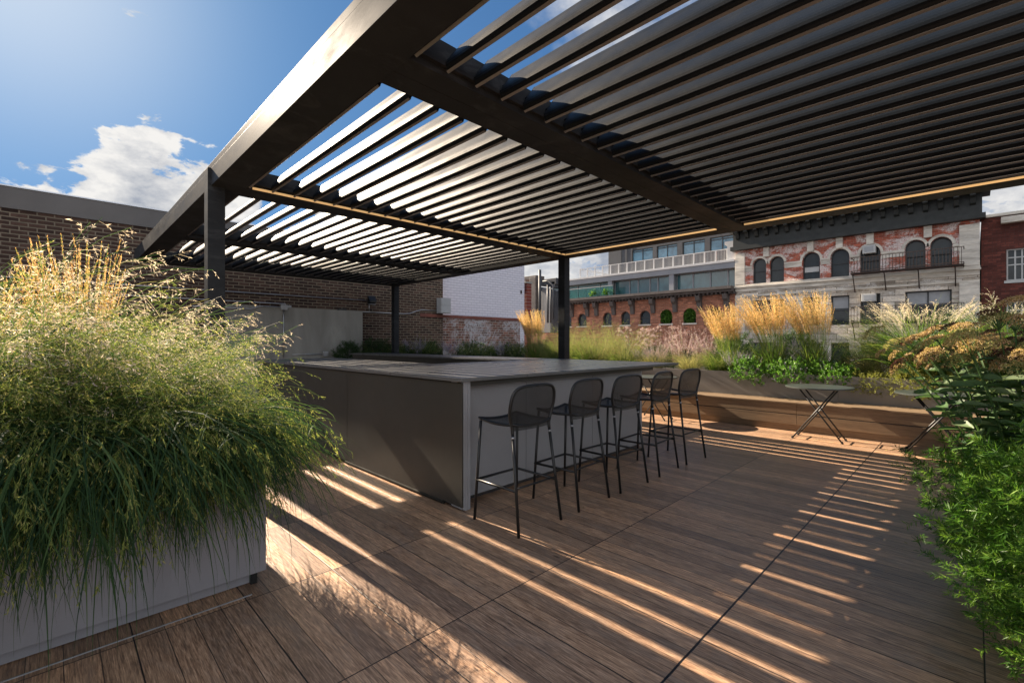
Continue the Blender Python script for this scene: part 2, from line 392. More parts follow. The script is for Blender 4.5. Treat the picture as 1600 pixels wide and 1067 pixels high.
class MB:
    """collects solid pieces (world coordinates) into one mesh"""
    def __init__(s): s.v = []; s.f = []
    def add(s, vs, fs):
        b = len(s.v)
        s.v += [tuple(v) for v in vs]
        s.f += [tuple(i + b for i in f) for f in fs]
        return s
    def box(s, x0, x1, y0, y1, z0, z1):
        x0, x1 = sorted((x0, x1)); y0, y1 = sorted((y0, y1)); z0, z1 = sorted((z0, z1))
        v = [(x0, y0, z0), (x1, y0, z0), (x1, y1, z0), (x0, y1, z0), (x0, y0, z1), (x1, y0, z1), (x1, y1, z1), (x0, y1, z1)]
        return s.add(v, [(0, 3, 2, 1), (4, 5, 6, 7), (0, 1, 5, 4), (1, 2, 6, 5), (2, 3, 7, 6), (3, 0, 4, 7)])
    def bbox(s, x0, x1, y0, y1, z0, z1, b=0.004):
        """box with chamfered edges"""
        import bmesh
        bm = bmesh.new()
        bmesh.ops.create_cube(bm, size=1)
        for v in bm.verts:
            v.co = Vector(((x0 + x1) / 2 + v.co.x * abs(x1 - x0), (y0 + y1) / 2 + v.co.y * abs(y1 - y0), (z0 + z1) / 2 + v.co.z * abs(z1 - z0)))
        bmesh.ops.bevel(bm, geom=bm.edges[:], offset=b, segments=2, affect='EDGES', profile=0.6)
        bm.verts.index_update()
        s.add([v.co for v in bm.verts], [[v.index for v in f.verts] for f in bm.faces])
        bm.free(); return s
    def tube(s, pts, r, n=8, closed=False, cap=True):
        pts = [Vector(p) for p in pts]
        K = len(pts); rings = []
        rad = r if isinstance(r, (list, tuple)) else [r] * K
        prev = None
        for i in range(K):
            if closed: d = pts[(i + 1) % K] - pts[i - 1]
            else: d = pts[min(i + 1, K - 1)] - pts[max(i - 1, 0)]
            d.normalize()
            if prev is None:
                a = Vector((0, 0, 1)) if abs(d.z) < 0.9 else Vector((1, 0, 0))
                u = d.cross(a).normalized()
            else:
                u = (prev - d * prev.dot(d)).normalized()
            prev = u
            w_ = d.cross(u)
            rings.append([pts[i] + (u * math.cos(2 * math.pi * k / n) + w_ * math.sin(2 * math.pi * k / n)) * rad[i] for k in range(n)])
        vs = [p for rg in rings for p in rg]; fs = []
        L = K if closed else K - 1
        for i in range(L):
            a = i * n; b = ((i + 1) % K) * n
            for k in range(n):
                fs.append((a + k, a + (k + 1) % n, b + (k + 1) % n, b + k))
        if cap and not closed:
            fs.append(tuple(range(n))[::-1]); fs.append(tuple((K - 1) * n + k for k in range(n)))
        return s.add(vs, fs)
    def prism(s, poly, axis, a0, a1):
        """extrude a 2-D polygon along an axis: 'y': (x,z), 'x': (y,z), 'z': (x,y)"""
        def P(u, v, a):
            return {'y': (u, a, v), 'x': (a, u, v), 'z': (u, v, a)}[axis]
        n = len(poly)
        vs = [P(u, v, a0) for u, v in poly] + [P(u, v, a1) for u, v in poly]
        fs = [tuple(range(n)), tuple(range(2 * n - 1, n - 1, -1))]
        for i in range(n):
            j = (i + 1) % n
            fs.append((i, i + n, j + n, j))
        return s.add(vs, fs)
    def build(s, name, m_, parent=None, smooth=False, kind=None):
        o0 = origin_of(parent)
        me = bpy.data.meshes.new(name)
        me.from_pydata([(v[0] - o0.x, v[1] - o0.y, v[2] - o0.z) for v in s.v], [], s.f)
        me.materials.append(m_)
        if smooth:
            me.shade_smooth()
        me.update()
        import bmesh
        bm = bmesh.new(); bm.from_mesh(me)
        bmesh.ops.recalc_face_normals(bm, faces=bm.faces[:]); bm.to_mesh(me); bm.free()
        if smooth: me.shade_smooth()
        o = bpy.data.objects.new(name, me)
        if parent: o.parent = parent
        col.objects.link(o)
        if kind: o['kind'] = kind
        return o

def copy_tree(o, loc=None, rz=None, scale=None, label=None, parent=None):
    c = o.copy(); col.objects.link(c)
    if parent: c.parent = parent
    if loc is not None: c.location = loc
    if rz is not None: c.rotation_euler = (0, 0, rz)
    if scale is not None: c.scale = scale
    if label: c['label'] = label
    for ch in [k for k in list(bpy.data.objects) if k.parent == o]:
        copy_tree(ch, parent=c)
    return c

# pixel of the photograph -> point on a real vertical plane x = X or y = Y (used once, to measure the place)
Fd = Vector((math.cos(R(YAW)), math.sin(R(YAW)), 0)); Rd = Vector((math.sin(R(YAW)), -math.cos(R(YAW)), 0))
def ray(px, py): return Fd + Rd * ((px - 800) / 718.5) + Vector((0, 0, (533.5 - py) / 718.5))
def onx(px, py, X):
    r = ray(px, py); t = X / r.x
    return r.y * t, CAM_Z + r.z * t
def ony(px, py, Y):
    r = ray(px, py); t = Y / r.y
    return r.x * t, CAM_Z + r.z * t

# ------------------------------------------------------------------ ground, deck
MB().box(-400, 400, -400, 400, -14.4, -14).build('street_ground', M['asphalt'], kind='structure')
MB().box(-8, 10.2, -8, 12.6, -0.12, 0).build('terrace_deck', M['deck'], kind='structure')
MB().box(-7.9, 10.1, -7.9, 12.55, -14, -0.124).build('terrace_slab', M['concrete'], kind='structure')

# ------------------------------------------------------------------ pergola
X0a, X0b = 1.13, 1.41
X1a, X1b = 6.70, 6.98
HB, HT = 2.985, 3.225
YB = [-0.83, 2.24, 5.33, 8.40, 11.44]       # near edges of the cross beams
BW = 0.33
yS, yE = YB[0], YB[-1] + 0.40
perg = thing('pergola', (1.2, 5.5, 0), 'dark grey aluminium pergola with tilted louver roof over the bar', 'pergola')
def beam_y(xa, xb, sgn):
    b = MB()
    b.bbox(xa, xb, yS, yE, HB, HT - 0.062, 0.003)
    xo = (xa + 0.004, xb) if sgn < 0 else (xa, xb - 0.004)
    b.bbox(xo[0], xo[1], yS + 0.004, yE - 0.004, HT - 0.058, HT, 0.003)
    return b
beam_y(X0a, X0b, -1).build('side_beam', M['beam'], perg)
beam_y(X1a, X1b, 1).build('side_beam', M['beam'], perg)
for k, y in enumerate(YB):
    b = MB()
    e = 0.42 if k == len(YB) - 1 else (BW if k else 0.33)
    y1 = min(y + e, yE - 0.003)
    mid = (y + y1) / 2
    if k == 0: y += 0.003
    b.box(X0b + 0.001, X1a - 0.001, y, mid - 0.002, HB + 0.002, HT - 0.03)
    b.box(X0b + 0.001, X1a - 0.001, mid + 0.002, y1, HB + 0.002, HT - 0.03)
    b.box(X0b + 0.001, X1a - 0.001, mid - 0.0019, mid + 0.0019, HB + 0.006, HT - 0.034)
    b.build('cross_beam', M['beam'], perg)
PW = 0.155
def post(x, y, top=HB - 0.0008):
    b = MB().bbox(x, x + PW, y, y + PW, 0.012, top, 0.004)
    o = b.build('post', M['beam'], perg)
    MB().bbox(x - 0.02, x + PW + 0.02, y - 0.02, y + PW + 0.02, 0.0005, 0.011, 0.002).build('base_plate', M['beam'], o)
    return o
post(X0a - 0.03, 5.47, HT - 0.06); post(X1a + 0.11, 5.44); post(X1a + 0.11, 11.56)
post(X0a - 0.03, YB[0] + 0.08, HT - 0.06); post(X1a + 0.11, YB[0] + 0.08)
# louvers
PITCH = 0.2205
NL = 24
def pf(u, v, TH):   # u along the blade from its low edge, v across (positive = upper face)
    u = u * 1.1
    return (u * math.cos(TH) - v * math.sin(TH), u * math.sin(TH) + v * math.cos(TH))
UV = [(-0.012, -0.030), (-0.008, -0.034), (0.004, -0.030), (0.03, -0.034), (0.06, -0.031), (0.10, -0.022), (0.15, -0.012), (0.19, -0.008), (0.205, -0.014), (0.212, -0.012),
      (0.208, 0.0), (0.19, 0.004), (0.15, 0.006), (0.11, 0.011), (0.075, 0.015), (0.05, 0.016), (0.03, 0.013), (0.012, 0.005), (0.002, -0.006), (-0.003, -0.018)]
zc = 3.115
XL0 = X0b + 0.006
def louver_mesh(L, TH):
    b = MB()
    b.prism([pf(u, v, TH) for u, v in UV], 'y', 0, L)
    cu, cv = pf(0.105, 0.0, TH)
    # end caps and pivot pins
    for y0, y1 in ((-0.007, -0.0005), (L + 0.0005, L + 0.007)):
        b.prism([pf(-0.004, -0.028, TH), pf(0.20, -0.012, TH), pf(0.20, 0.004, TH), pf(0.03, 0.014, TH)], 'y', y0, y1)
    b.tube([(cu, -0.035, cv), (cu, -0.007, cv)], 0.009, 6); b.tube([(cu, L + 0.007, cv), (cu, L + 0.035, cv)], 0.009, 6)
    nb4 = len(b.f)
    b.prism([pf(-0.0165, -0.033, TH), pf(-0.0125, -0.035, TH), pf(-0.0125, -0.018, TH), pf(-0.0165, -0.016, TH)], 'y', 0.002, L - 0.002)  # thin fin added to carry the painted bright line
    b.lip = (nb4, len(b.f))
    return b
TILT = [R(57), R(59), R(50), R(61)]
lm = {}
for k in range(len(YB) - 1):
    ya = YB[k] + (BW if k else 0.33) + 0.04; yb = YB[k + 1] - 0.04
    b = louver_mesh(yb - ya, TILT[k])
    first = None
    for i in range(NL):
        lx = XL0 + i * PITCH
        if first is None:
            bb = MB(); bb.v = [(v[0] + lx, v[1] + ya, v[2] + zc - 0.1155 * math.sin(TILT[k])) for v in b.v]; bb.f = b.f
            first = bb.build('louver', M['louver'], perg)
            first.data.materials.append(M['louver_glint'])
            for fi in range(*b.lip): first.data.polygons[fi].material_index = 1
        else:
            o = first.copy(); o.location.x += i * PITCH; o.parent = perg; col.objects.link(o)
        # very small differences of tilt keep the row from looking cloned
    # ledge that carries the pins
    MB().box(X0b + 0.002, X1a - 0.002, ya - 0.039, ya - 0.012, HB + 0.05, HB + 0.075).build('gutter_rail', M['beam'], perg)
    MB().box(X0b + 0.002, X1a - 0.002, yb + 0.012, yb + 0.039, HB + 0.05, HB + 0.075).build('gutter_rail', M['beam'], perg)
def led(b): return b.build('light_strip', M['led'], perg)
led(MB().box(X0b + 0.06, X1a - 0.02, YB[2] - 0.016, YB[2] - 0.002, HB + 0.004, HB + 0.026))
led(MB().box(X1a - 0.014, X1a - 0.002, YB[1] + BW + 0.02, YB[2] - 0.02, HB + 0.004, HB + 0.026))
led(MB().box(X1a - 0.014, X1a - 0.002, YB[0] + BW + 0.02, YB[1] - 0.02, HB + 0.004, HB + 0.026))

# ------------------------------------------------------------------ bar
bar = thing('bar_counter', (2.4, 3.0, 0), 'large U-shaped dark grey outdoor bar with stone counter under the pergola', 'bar')
zt = 1.10; th = 0.03
ct = MB()
ct.bbox(2.335, 3.64, 2.93, 5.15, zt - th, zt, 0.003)
ct.bbox(3.6405, 5.36, 2.93, 5.15, zt - th, zt, 0.003)
ct.bbox(5.3605, 6.22, 2.93, 5.15, zt - th, zt, 0.003)
ct.bbox(2.335, 3.64, 5.1505, 8.35, zt - th, zt, 0.003)
ct.bbox(5.3605, 6.22, 5.1505, 11.3, zt - th, zt, 0.003)
ct.build('countertop', M['counter'], bar)
ap = MB().box(2.375, 5.6, 2.99, 3.03, zt - 0.075, zt - th - 0.001)
ap.build('apron', M['bar'], bar)
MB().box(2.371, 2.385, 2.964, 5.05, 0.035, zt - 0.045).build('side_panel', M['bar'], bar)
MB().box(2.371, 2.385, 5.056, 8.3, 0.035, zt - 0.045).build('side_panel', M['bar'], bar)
cp = MB()
for i, (a, b_) in enumerate(((2.3865, 2.404), (2.408, 2.434), (2.438, 2.468))):
    cp.bbox(a, b_, 2.965 + 0.004 * i, 2.9995 + 0.13, 0.0 if i else 0.012, zt - 0.034, 0.002)
cp.build('corner_pilaster', M['bar_light'], bar)
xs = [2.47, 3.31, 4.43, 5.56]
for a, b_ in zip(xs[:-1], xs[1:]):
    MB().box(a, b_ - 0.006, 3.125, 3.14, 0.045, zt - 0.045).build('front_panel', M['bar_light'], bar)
core = MB()
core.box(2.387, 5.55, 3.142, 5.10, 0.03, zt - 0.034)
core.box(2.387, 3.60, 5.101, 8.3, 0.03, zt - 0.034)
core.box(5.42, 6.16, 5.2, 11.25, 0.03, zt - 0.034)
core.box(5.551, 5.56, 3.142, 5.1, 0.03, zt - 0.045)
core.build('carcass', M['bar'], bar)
MB().box(2.42, 5.5, 3.17, 8.2, 0.0, 0.029).build('plinth', M['toe'], bar)
MB().tube([(2.378, 3.22, 0.02), (2.378, 5.1, 0.02)], 0.016, 10).build('toe_rail', M['rubber'], bar)

# ------------------------------------------------------------------ bar stools
def mesh_mat():
    m_, n, out = mat('perforated_black_mesh')
    co = obj_co(n); x, y, z = n.sep(co)
    def w_(v): return n.m('ABSOLUTE', n.m('SUBTRACT', n.m('FRACT', n.m('MULTIPLY', v, 180)), 0.5))
    hole = n.m('MULTIPLY', n.m('LESS_THAN', w_(n.m('ADD', x, y)), 0.235), n.m('LESS_THAN', w_(n.m('ADD', z, n.m('MULTIPLY', y, 1.0))), 0.235))
    b = n.node('ShaderNodeBsdfPrincipled'); b.inputs['Base Color'].default_value = (0.016, 0.017, 0.018, 1); b.inputs['Roughness'].default_value = 0.45
    t = n.node('ShaderNodeBsdfTransparent')
    mx = n.node('ShaderNodeMixShader', {0: hole})
    n.l.new(b.outputs[0], mx.inputs[1]); n.l.new(t.outputs[0], mx.inputs[2]); n.l.new(mx.outputs[0], out.inputs[0])
    return m_
M['mesh'] = mesh_mat()

def smooth_path(pts, sub=5):
    P = [Vector(p) for p in pts]; out = []
    for i in range(len(P) - 1):
        p0 = P[max(i - 1, 0)]; p1 = P[i]; p2 = P[i + 1]; p3 = P[min(i + 2, len(P) - 1)]
        for k in range(sub):
            t = k / sub
            out.append(0.5 * ((2 * p1) + (p2 - p0) * t + (2 * p0 - 5 * p1 + 4 * p2 - p3) * t * t + (-p0 + 3 * p1 - 3 * p2 + p3) * t ** 3))
    out.append(P[-1]); return out

def make_stool(label):
    # local frame: x along the bar, y towards the bar, origin on the floor at the centre
    t = thing('bar_stool', (0, 0, 0), label, 'bar stool', 'black bar stools along the bar')
    r = 0.0115
    def leg(pts, nm='leg'): return MB().tube(pts, r, 8).build(nm, M['black_metal'], t, smooth=True)
    fz = 0.78
    for s in (-1, 1):
        leg([(s * 0.235, 0.245, 0.0), (s * 0.205, 0.205, fz)])
    for s in (-1, 1):
        o = leg([(s * 0.238, -0.245, 0.0), (s * 0.205, -0.150, 0.72)])
        MB().tube([(s * 0.2065, -0.155, 0.685), (s * 0.2057, -0.1526, 0.70)], r + 0.0012, 8).build('joint_ring', M['steel'], o, smooth=True)
    # back loop: continues the rear legs, swells out and closes over the top
    bp = smooth_path([(-0.205, -0.150, 0.72), (-0.207, -0.146, 0.77), (-0.232, -0.150, 0.85), (-0.243, -0.165, 0.93), (-0.224, -0.182, 1.022), (-0.158, -0.192, 1.062),
                      (0.0, -0.198, 1.070), (0.158, -0.192, 1.062), (0.224, -0.182, 1.022), (0.243, -0.165, 0.93), (0.232, -0.150, 0.85), (0.207, -0.146, 0.77), (0.205, -0.150, 0.72)], 4)
    MB().tube(bp, 0.0125, 8).build('back_frame', M['black_metal'], t, smooth=True)
    # woven back panel
    b = MB()
    lo = [p for p in bp]
    n = len(lo) // 2
    L = lo[2:n + 1]; Rr = lo[::-1][2:n + 1]
    vs = []; fs = []
    K = 9
    for a, c in zip(L, Rr):
        for k in range(K):
            f = k / (K - 1); p = a.lerp(c, f); p.y -= 0.022 * math.sin(math.pi * f); vs.append(p)
    for i in range(len(L) - 1):
        for k in range(K - 1): fs.append((i * K + k, i * K + k + 1, (i + 1) * K + k + 1, (i + 1) * K + k))
    b.add(vs, fs).build('backrest', M['mesh'], t, smooth=True)
    # seat: saddle-shaped mesh pan with a rim
    vs = []; fs = []; K = 11
    def seat_pt(u, v):
        wx = 0.205 + 0.01 * math.sin(math.pi * v)
        x = (u * 2 - 1) * wx; y = -0.155 + 0.375 * v
        z = 0.765 + 0.022 * abs(u * 2 - 1) ** 2 + 0.012 * v - 0.012 * math.sin(math.pi * v)
        return Vector((x, y, z))
    for i in range(K):
        for k in range(K): vs.append(seat_pt(k / (K - 1), i / (K - 1)))
    for i in range(K - 1):
        for k in range(K - 1): fs.append((i * K + k, i * K + k + 1, (i + 1) * K + k + 1, (i + 1) * K + k))
    MB().add(vs, fs).build('seat', M['mesh'], t, smooth=True)
    rim = [seat_pt(0, i / 8) for i in range(8)] + [seat_pt(i / 8, 1) for i in range(8)] + [seat_pt(1, 1 - i / 8) for i in range(8)] + [seat_pt(1 - i / 8, 0) for i in range(8)]
    MB().tube(rim, 0.0125, 6, closed=True).build('seat_frame', M['black_metal'], t, smooth=True)
    z = 0.315
    def lx(front): return 0.235 - 0.030 * z / fz if front else 0.238 - 0.033 * z / 0.72
    def ly(front): return 0.245 - 0.040 * z / fz if front else -0.245 + 0.095 * z / 0.72
    pts = [(-lx(0), ly(0), z), (-lx(1), ly(1), z), (lx(1), ly(1), z), (lx(0), ly(0), z), ]
    MB().tube([(-lx(0), ly(0), z), (-lx(1) - 0.004, ly(1) + 0.004, z), (lx(1) + 0.004, ly(1) + 0.004, z), (lx(0), ly(0), z)], 0.0105, 8).build('footrest', M['black_metal'], t, smooth=True)
    MB().tube([(-lx(0), ly(0), z + 0.02), (lx(0), ly(0), z + 0.02)], 0.008, 8).build('stretcher', M['black_metal'], t, smooth=True)
    return t
st_lab = ['black mesh bar stool nearest the corner of the bar', 'second black bar stool counted from the corner of the bar', 'middle black bar stool of the five at the bar',
          'fourth black bar stool from the corner with a folding table seen through its back', 'farthest black bar stool standing past the end of the bar front']
s0 = make_stool(st_lab[0])
for i, (x, y, rz) in enumerate([(2.585, 2.535, 0.0), (3.28, 2.545, 0.045), (3.95, 2.54, -0.03), (4.66, 2.55, 0.05), (5.34, 2.54, -0.04)]):
    if i == 0: s0.location = (x, y, 0.0); s0.rotation_euler = (0, 0, rz)
    else: copy_tree(s0, (x, y, 0.0), rz, label=st_lab[i])

# ------------------------------------------------------------------ folding tables
def make_table(label):
    t = thing('bistro_table', (0, 0, 0), label, 'table', 'round folding tables by the bench')
    H = 0.76; r = 0.415
    b = MB(); n = 56
    prof_ = [(0.0, H), (r - 0.006, H), (r, H - 0.004), (r, H - 0.020), (r - 0.006, H - 0.023), (r - 0.02, H - 0.010), (0.0, H - 0.008)]
    vs = []; fs = []
    for (pr, pz) in prof_:
        for k in range(n): vs.append((pr * math.cos(2 * math.pi * k / n), pr * math.sin(2 * math.pi * k / n), pz))
    for i in range(len(prof_) - 1):
        for k in range(n): fs.append((i * n + k, i * n + (k + 1) % n, (i + 1) * n + (k + 1) % n, (i + 1) * n + k))
    b.add(vs, fs).build('table_top', M['table'], t)
    # crossed folding legs, swinging in the y-z plane
    def rail(x, y0, y1, nm='leg'):
        return MB().tube([(x, y0, 0.018), (x, y1, H - 0.03)], 0.0105, 8).build(nm, M['black_metal'], t, smooth=True)
    for x in (-0.155, 0.155): 
        o = rail(x, 0.29, -0.22)
        MB().tube([(x, 0.30, 0.0005), (x, 0.288, 0.03)], 0.0155, 8).build('foot_cap', M['black_metal'], o)
    for x in (-0.13, 0.13):
        o = rail(x * 1.0, -0.29, 0.22)
        MB().tube([(x, -0.30, 0.0005), (x, -0.288, 0.03)], 0.0155, 8).build('foot_cap', M['black_metal'], o)
    MB().tube([(-0.155, 0.255, 0.075), (0.155, 0.255, 0.075)], 0.008, 6).build('stretcher', M['black_metal'], t, smooth=True)
    MB().tube([(-0.13, -0.255, 0.075), (0.13, -0.255, 0.075)], 0.008, 6).build('stretcher', M['black_metal'], t, smooth=True)
    MB().tube([(-0.16, 0.0, 0.40), (0.16, 0.0, 0.40)], 0.007, 6).build('hinge_pin', M['steel'], t, smooth=True)
    MB().box(-0.19, 0.19, 0.205, 0.235, H - 0.032, H - 0.012).build('support_rail', M['black_metal'], t)
    MB().box(-0.19, 0.19, -0.235, -0.205, H - 0.032, H - 0.012).build('support_rail', M['black_metal'], t)
    return t
t0 = make_table('round folding table standing clear in front of the bench')
t0.location = (7.75, 1.565, 0)
t0.rotation_euler = (0, 0, R(0))
copy_tree(t0, (7.76, 0.32, 0), R(3), label='round folding table half hidden by the flowering sedum')
copy_tree(t0, (7.78, 4.14, 0), R(-4), label='round folding table seen behind the far bar stools')

# ------------------------------------------------------------------ planters and bench
bench = thing('bench', (8.1, 3, 0), 'long low tan wooden bench along the back planter', 'bench')
BX = 8.16
def segs(y0, y1, cuts):
    p = [y0] + [c for c in cuts if y0 < c < y1] + [y1]
    return list(zip(p[:-1], p[1:]))
cuts = [-2.0, 1.62 + 0.32, 5.5, 9.1]
for a, b_ in segs(-5, 11.6, cuts):
    q = MB()
    q.bbox(BX, BX + 0.02, a + 0.002, b_ - 0.002, 0.105, 0.259, 0.003); q.bbox(BX, BX + 0.02, a + 0.002, b_ - 0.002, 0.271, 0.425, 0.003)
    q.build('front_board', M['bench'], bench)
    q = MB()
    for i in range(4):
        q.bbox(BX - 0.012 + i * 0.132, BX - 0.012 + i * 0.132 + 0.128, a + 0.0015, b_ - 0.0015, 0.428, 0.452, 0.003)
    q.build('seat', M['bench'], bench)
MB().box(BX + 0.03, BX + 0.05, -5, 11.6, 0.0, 0.10).build('plinth', M['bench'], bench)
MB().box(BX + 0.03, BX + 0.045, -5, 11.6, 0.101, 0.42).build('backing', M['toe'], bench)
PXB = BX + 0.52
def planter(name, x0, x1, y0, y1, h, m_, label, cuts_x=(), toe=0.0, top=True):
    t = thing(name, ((x0 + x1) / 2, (y0 + y1) / 2, 0), label, 'planter')
    zb = toe
    w_ = 0.03
    q = MB()
    q.box(x0, x1, y0, y0 + w_, zb, h); q.box(x0, x1, y1 - w_, y1, zb, h)
    q.box(x0, x0 + w_, y0 + w_ + 0.0005, y1 - w_ - 0.0005, zb, h); q.box(x1 - w_, x1, y0 + w_ + 0.0005, y1 - w_ - 0.0005, zb, h)
    q.build('side_wall', m_, t)
    MB().box(x0 + w_ + 0.001, x1 - w_ - 0.001, y0 + w_ + 0.001, y1 - w_ - 0.001, zb + 0.01, h - 0.06).build('soil', M['soil'], t)
    if toe:
        MB().box(x0 + 0.05, x1 - 0.05, y0 + 0.05, y1 - 0.05, 0, toe - 0.0005).build('plinth', M['toe'], t)
    return t
HP = 0.86
bp_ = thing('back_planter', (8.9, 3, 0), 'long bronze grey planter behind the wooden bench', 'planter')
for a, b_ in segs(-5, 11.85, [-2.7, 0.15, 1.5, 4.35, 7.2, 10.0]):
    MB().bbox(PXB, PXB + 0.02, a + 0.002, b_ - 0.002, 0.0, HP, 0.003).build('front_panel', M['planter_bronze'], bp_)
MB().box(PXB + 0.021, 10.0, -5, 11.85, 0.0, HP - 0.07).build('soil', M['soil'], bp_)
MB().box(10.001, 10.05, -5, 11.85, 0.0, HP).build('rear_panel', M['planter_bronze'], bp_)
wp_ = planter('wall_planter', 5.2, 10.05, 11.86, 12.56, HP, M['planter_bronze'], 'low planter along the foot of the sooty brick wall')
HL = 0.80
lp = thing('corner_planter', (-0.5, 3.5, 0), 'big plain grey metal planter in the left foreground', 'planter')
q = MB(); q.bbox(-3.6, 0.872, 2.90, 2.93, 0.075, HL, 0.004); q.bbox(0.842, 0.872, 2.9305, 4.35, 0.075, HL, 0.004); q.bbox(-3.6, 0.872, 4.3505, 4.38, 0.075, HL, 0.004)
q.build('side_wall', M['planter'], lp)
MB().box(-3.6, 0.84, 2.932, 4.349, 0.08, HL - 0.06).build('soil', M['soil'], lp)
MB().box(-3.6, 0.80, 2.96, 4.33, 0.006, 0.0745).build('plinth', M['planter'], lp)
MB().box(-3.6, 0.775, 2.815, 2.823, 0.0005, 0.004).build('edge_trim', M['box_grey'], lp)
MB().bbox(0.80, 0.835, 2.935, 2.965, 0.0005, 0.07, 0.004).build('foot', M['black_metal'], lp)
rp = planter('near_planter', 1.6, 7.6, -1.75, -0.42, 0.78, M['planter'], 'grey planter under the leafy plants in the right foreground', toe=0.03)

# ------------------------------------------------------------------ plants
def nrm(a): return a / np.maximum(np.linalg.norm(a, axis=-1, keepdims=True), 1e-9)

class FM:
    """foliage mesh: quads with a per-vertex tint"""
    def __init__(s): s.V = []; s.Q = []; s.T = []; s.n = 0
    def addq(s, V, Q, T):
        s.V.append(V.reshape(-1, 3)); s.Q.append(Q.reshape(-1, 4) + s.n); s.T.append(T.reshape(-1)); s.n += V.reshape(-1, 3).shape[0]
    def ribbon(s, P, D, W, T, roll=None):
        N, K, _ = P.shape
        ref = rng.normal(size=(N, 1, 3)) * (1.0 if roll is None else roll) + np.array([0, 0, 0.0])
        hz = np.stack([-D[:, :1, 1], D[:, :1, 0], np.zeros_like(D[:, :1, 0])], -1)
        if roll is not None: ref = nrm(hz) + ref
        S = nrm(np.cross(D, np.cross(np.broadcast_to(ref, D.shape), D)))
        A = P - S * W[..., None] / 2; B = P + S * W[..., None] / 2
        V = np.stack([A, B], 2).reshape(N, K * 2, 3)
        i = np.arange(K - 1) * 2
        q = np.stack([i, i + 1, i + 3, i + 2], -1)
        Q = q[None] + (np.arange(N) * K * 2)[:, None, None]
        s.addq(V, Q, np.repeat(T[:, None], K * 2, 1))
    def diamonds(s, Cc, Dd, L, W, T, mid=0.45):
        N = len(Cc)
        S = nrm(np.cross(Dd, rng.normal(size=(N, 3))))
        a = Cc; c = Cc + Dd * L[:, None]; m_ = Cc + Dd * (L * mid)[:, None]
        V = np.stack([a, m_ + S * W[:, None] / 2, c, m_ - S * W[:, None] / 2], 1)
        Q = np.arange(N * 4).reshape(N, 4)
        s.addq(V, Q, np.repeat(T[:, None], 4, 1))
    def build(s, name, m_, parent):
        V = np.concatenate(s.V).astype(np.float32); Q = np.concatenate(s.Q).astype(np.int32); T = np.concatenate(s.T).astype(np.float32)
        me = bpy.data.meshes.new(name)
        me.vertices.add(len(V)); me.vertices.foreach_set('co', V.ravel())
        me.loops.add(Q.size); me.loops.foreach_set('vertex_index', Q.ravel())
        me.polygons.add(len(Q)); me.polygons.foreach_set('loop_start', np.arange(len(Q), dtype=np.int32) * 4)
        me.update(calc_edges=True)
        at = me.attributes.new('tint', 'FLOAT', 'POINT'); at.data.foreach_set('value', np.clip(T, 0, 1))
        me.materials.append(m_)
        o = bpy.data.objects.new(name, me); col.objects.link(o); o.parent = parent
        return o

def U(a, b, n): return rng.uniform(a, b, n)

def arcs(root, az, th0, th1, L, K=8, pw=1.3, wob=0.0):
    N = len(root); t = np.linspace(0, 1, K)
    th = th0[:, None] + (th1 - th0)[:, None] * t[None] ** pw
    a = az[:, None] + (rng.normal(size=(N, 1)) * wob) * t[None]
    D = np.stack([np.sin(th) * np.cos(a), np.sin(th) * np.sin(a), np.cos(th)], -1)
    ds = (L / (K - 1))[:, None, None]
    P = root[:, None, :] + np.concatenate([np.zeros((N, 1, 3)), np.cumsum((D[:, :-1] + D[:, 1:]) / 2 * ds, 1)], 1)
    return P, D

def roots(n, r, z=0.0):
    a = U(0, 2 * np.pi, n); q = np.sqrt(U(0, 1, n)) * r
    return np.stack([q * np.cos(a), q * np.sin(a), np.full(n, z)], -1), a

def blade_w(w_, K, N):
    t = np.linspace(0, 1, K)
    prof_ = np.minimum(1, 0.55 + t * 1.6) * (1 - t ** 2.2) + 0.03
    return np.outer(w_, prof_)

def blades(f, n, r, L, th0, th1, w_, K=7, pw=1.3, bias=0.8, tint=(0, 1), wob=0.4, roll=0.5, z=0.0):
    rt, a = roots(n, r, z)
    az = np.where(rng.random(n) < bias, a + rng.normal(size=n) * 0.6, U(0, 6.28, n))
    P, D = arcs(rt, az, U(*th0, n), U(*th1, n), U(*L, n), K, pw, wob)
    f.ribbon(P, D, blade_w(U(*w_, n), K, n), U(*tint, n), roll)
    return P, D

def at_t(P, D, t):
    """interpolate along curves; t (N,M)"""
    N, K, _ = P.shape
    u = np.clip(t, 0, 0.9999) * (K - 1); i = u.astype(int); f_ = (u - i)[..., None]
    n_ = np.arange(N)[:, None]
    return P[n_, i] * (1 - f_) + P[n_, i + 1] * f_, nrm(D[n_, i] * (1 - f_) + D[n_, i + 1] * f_)

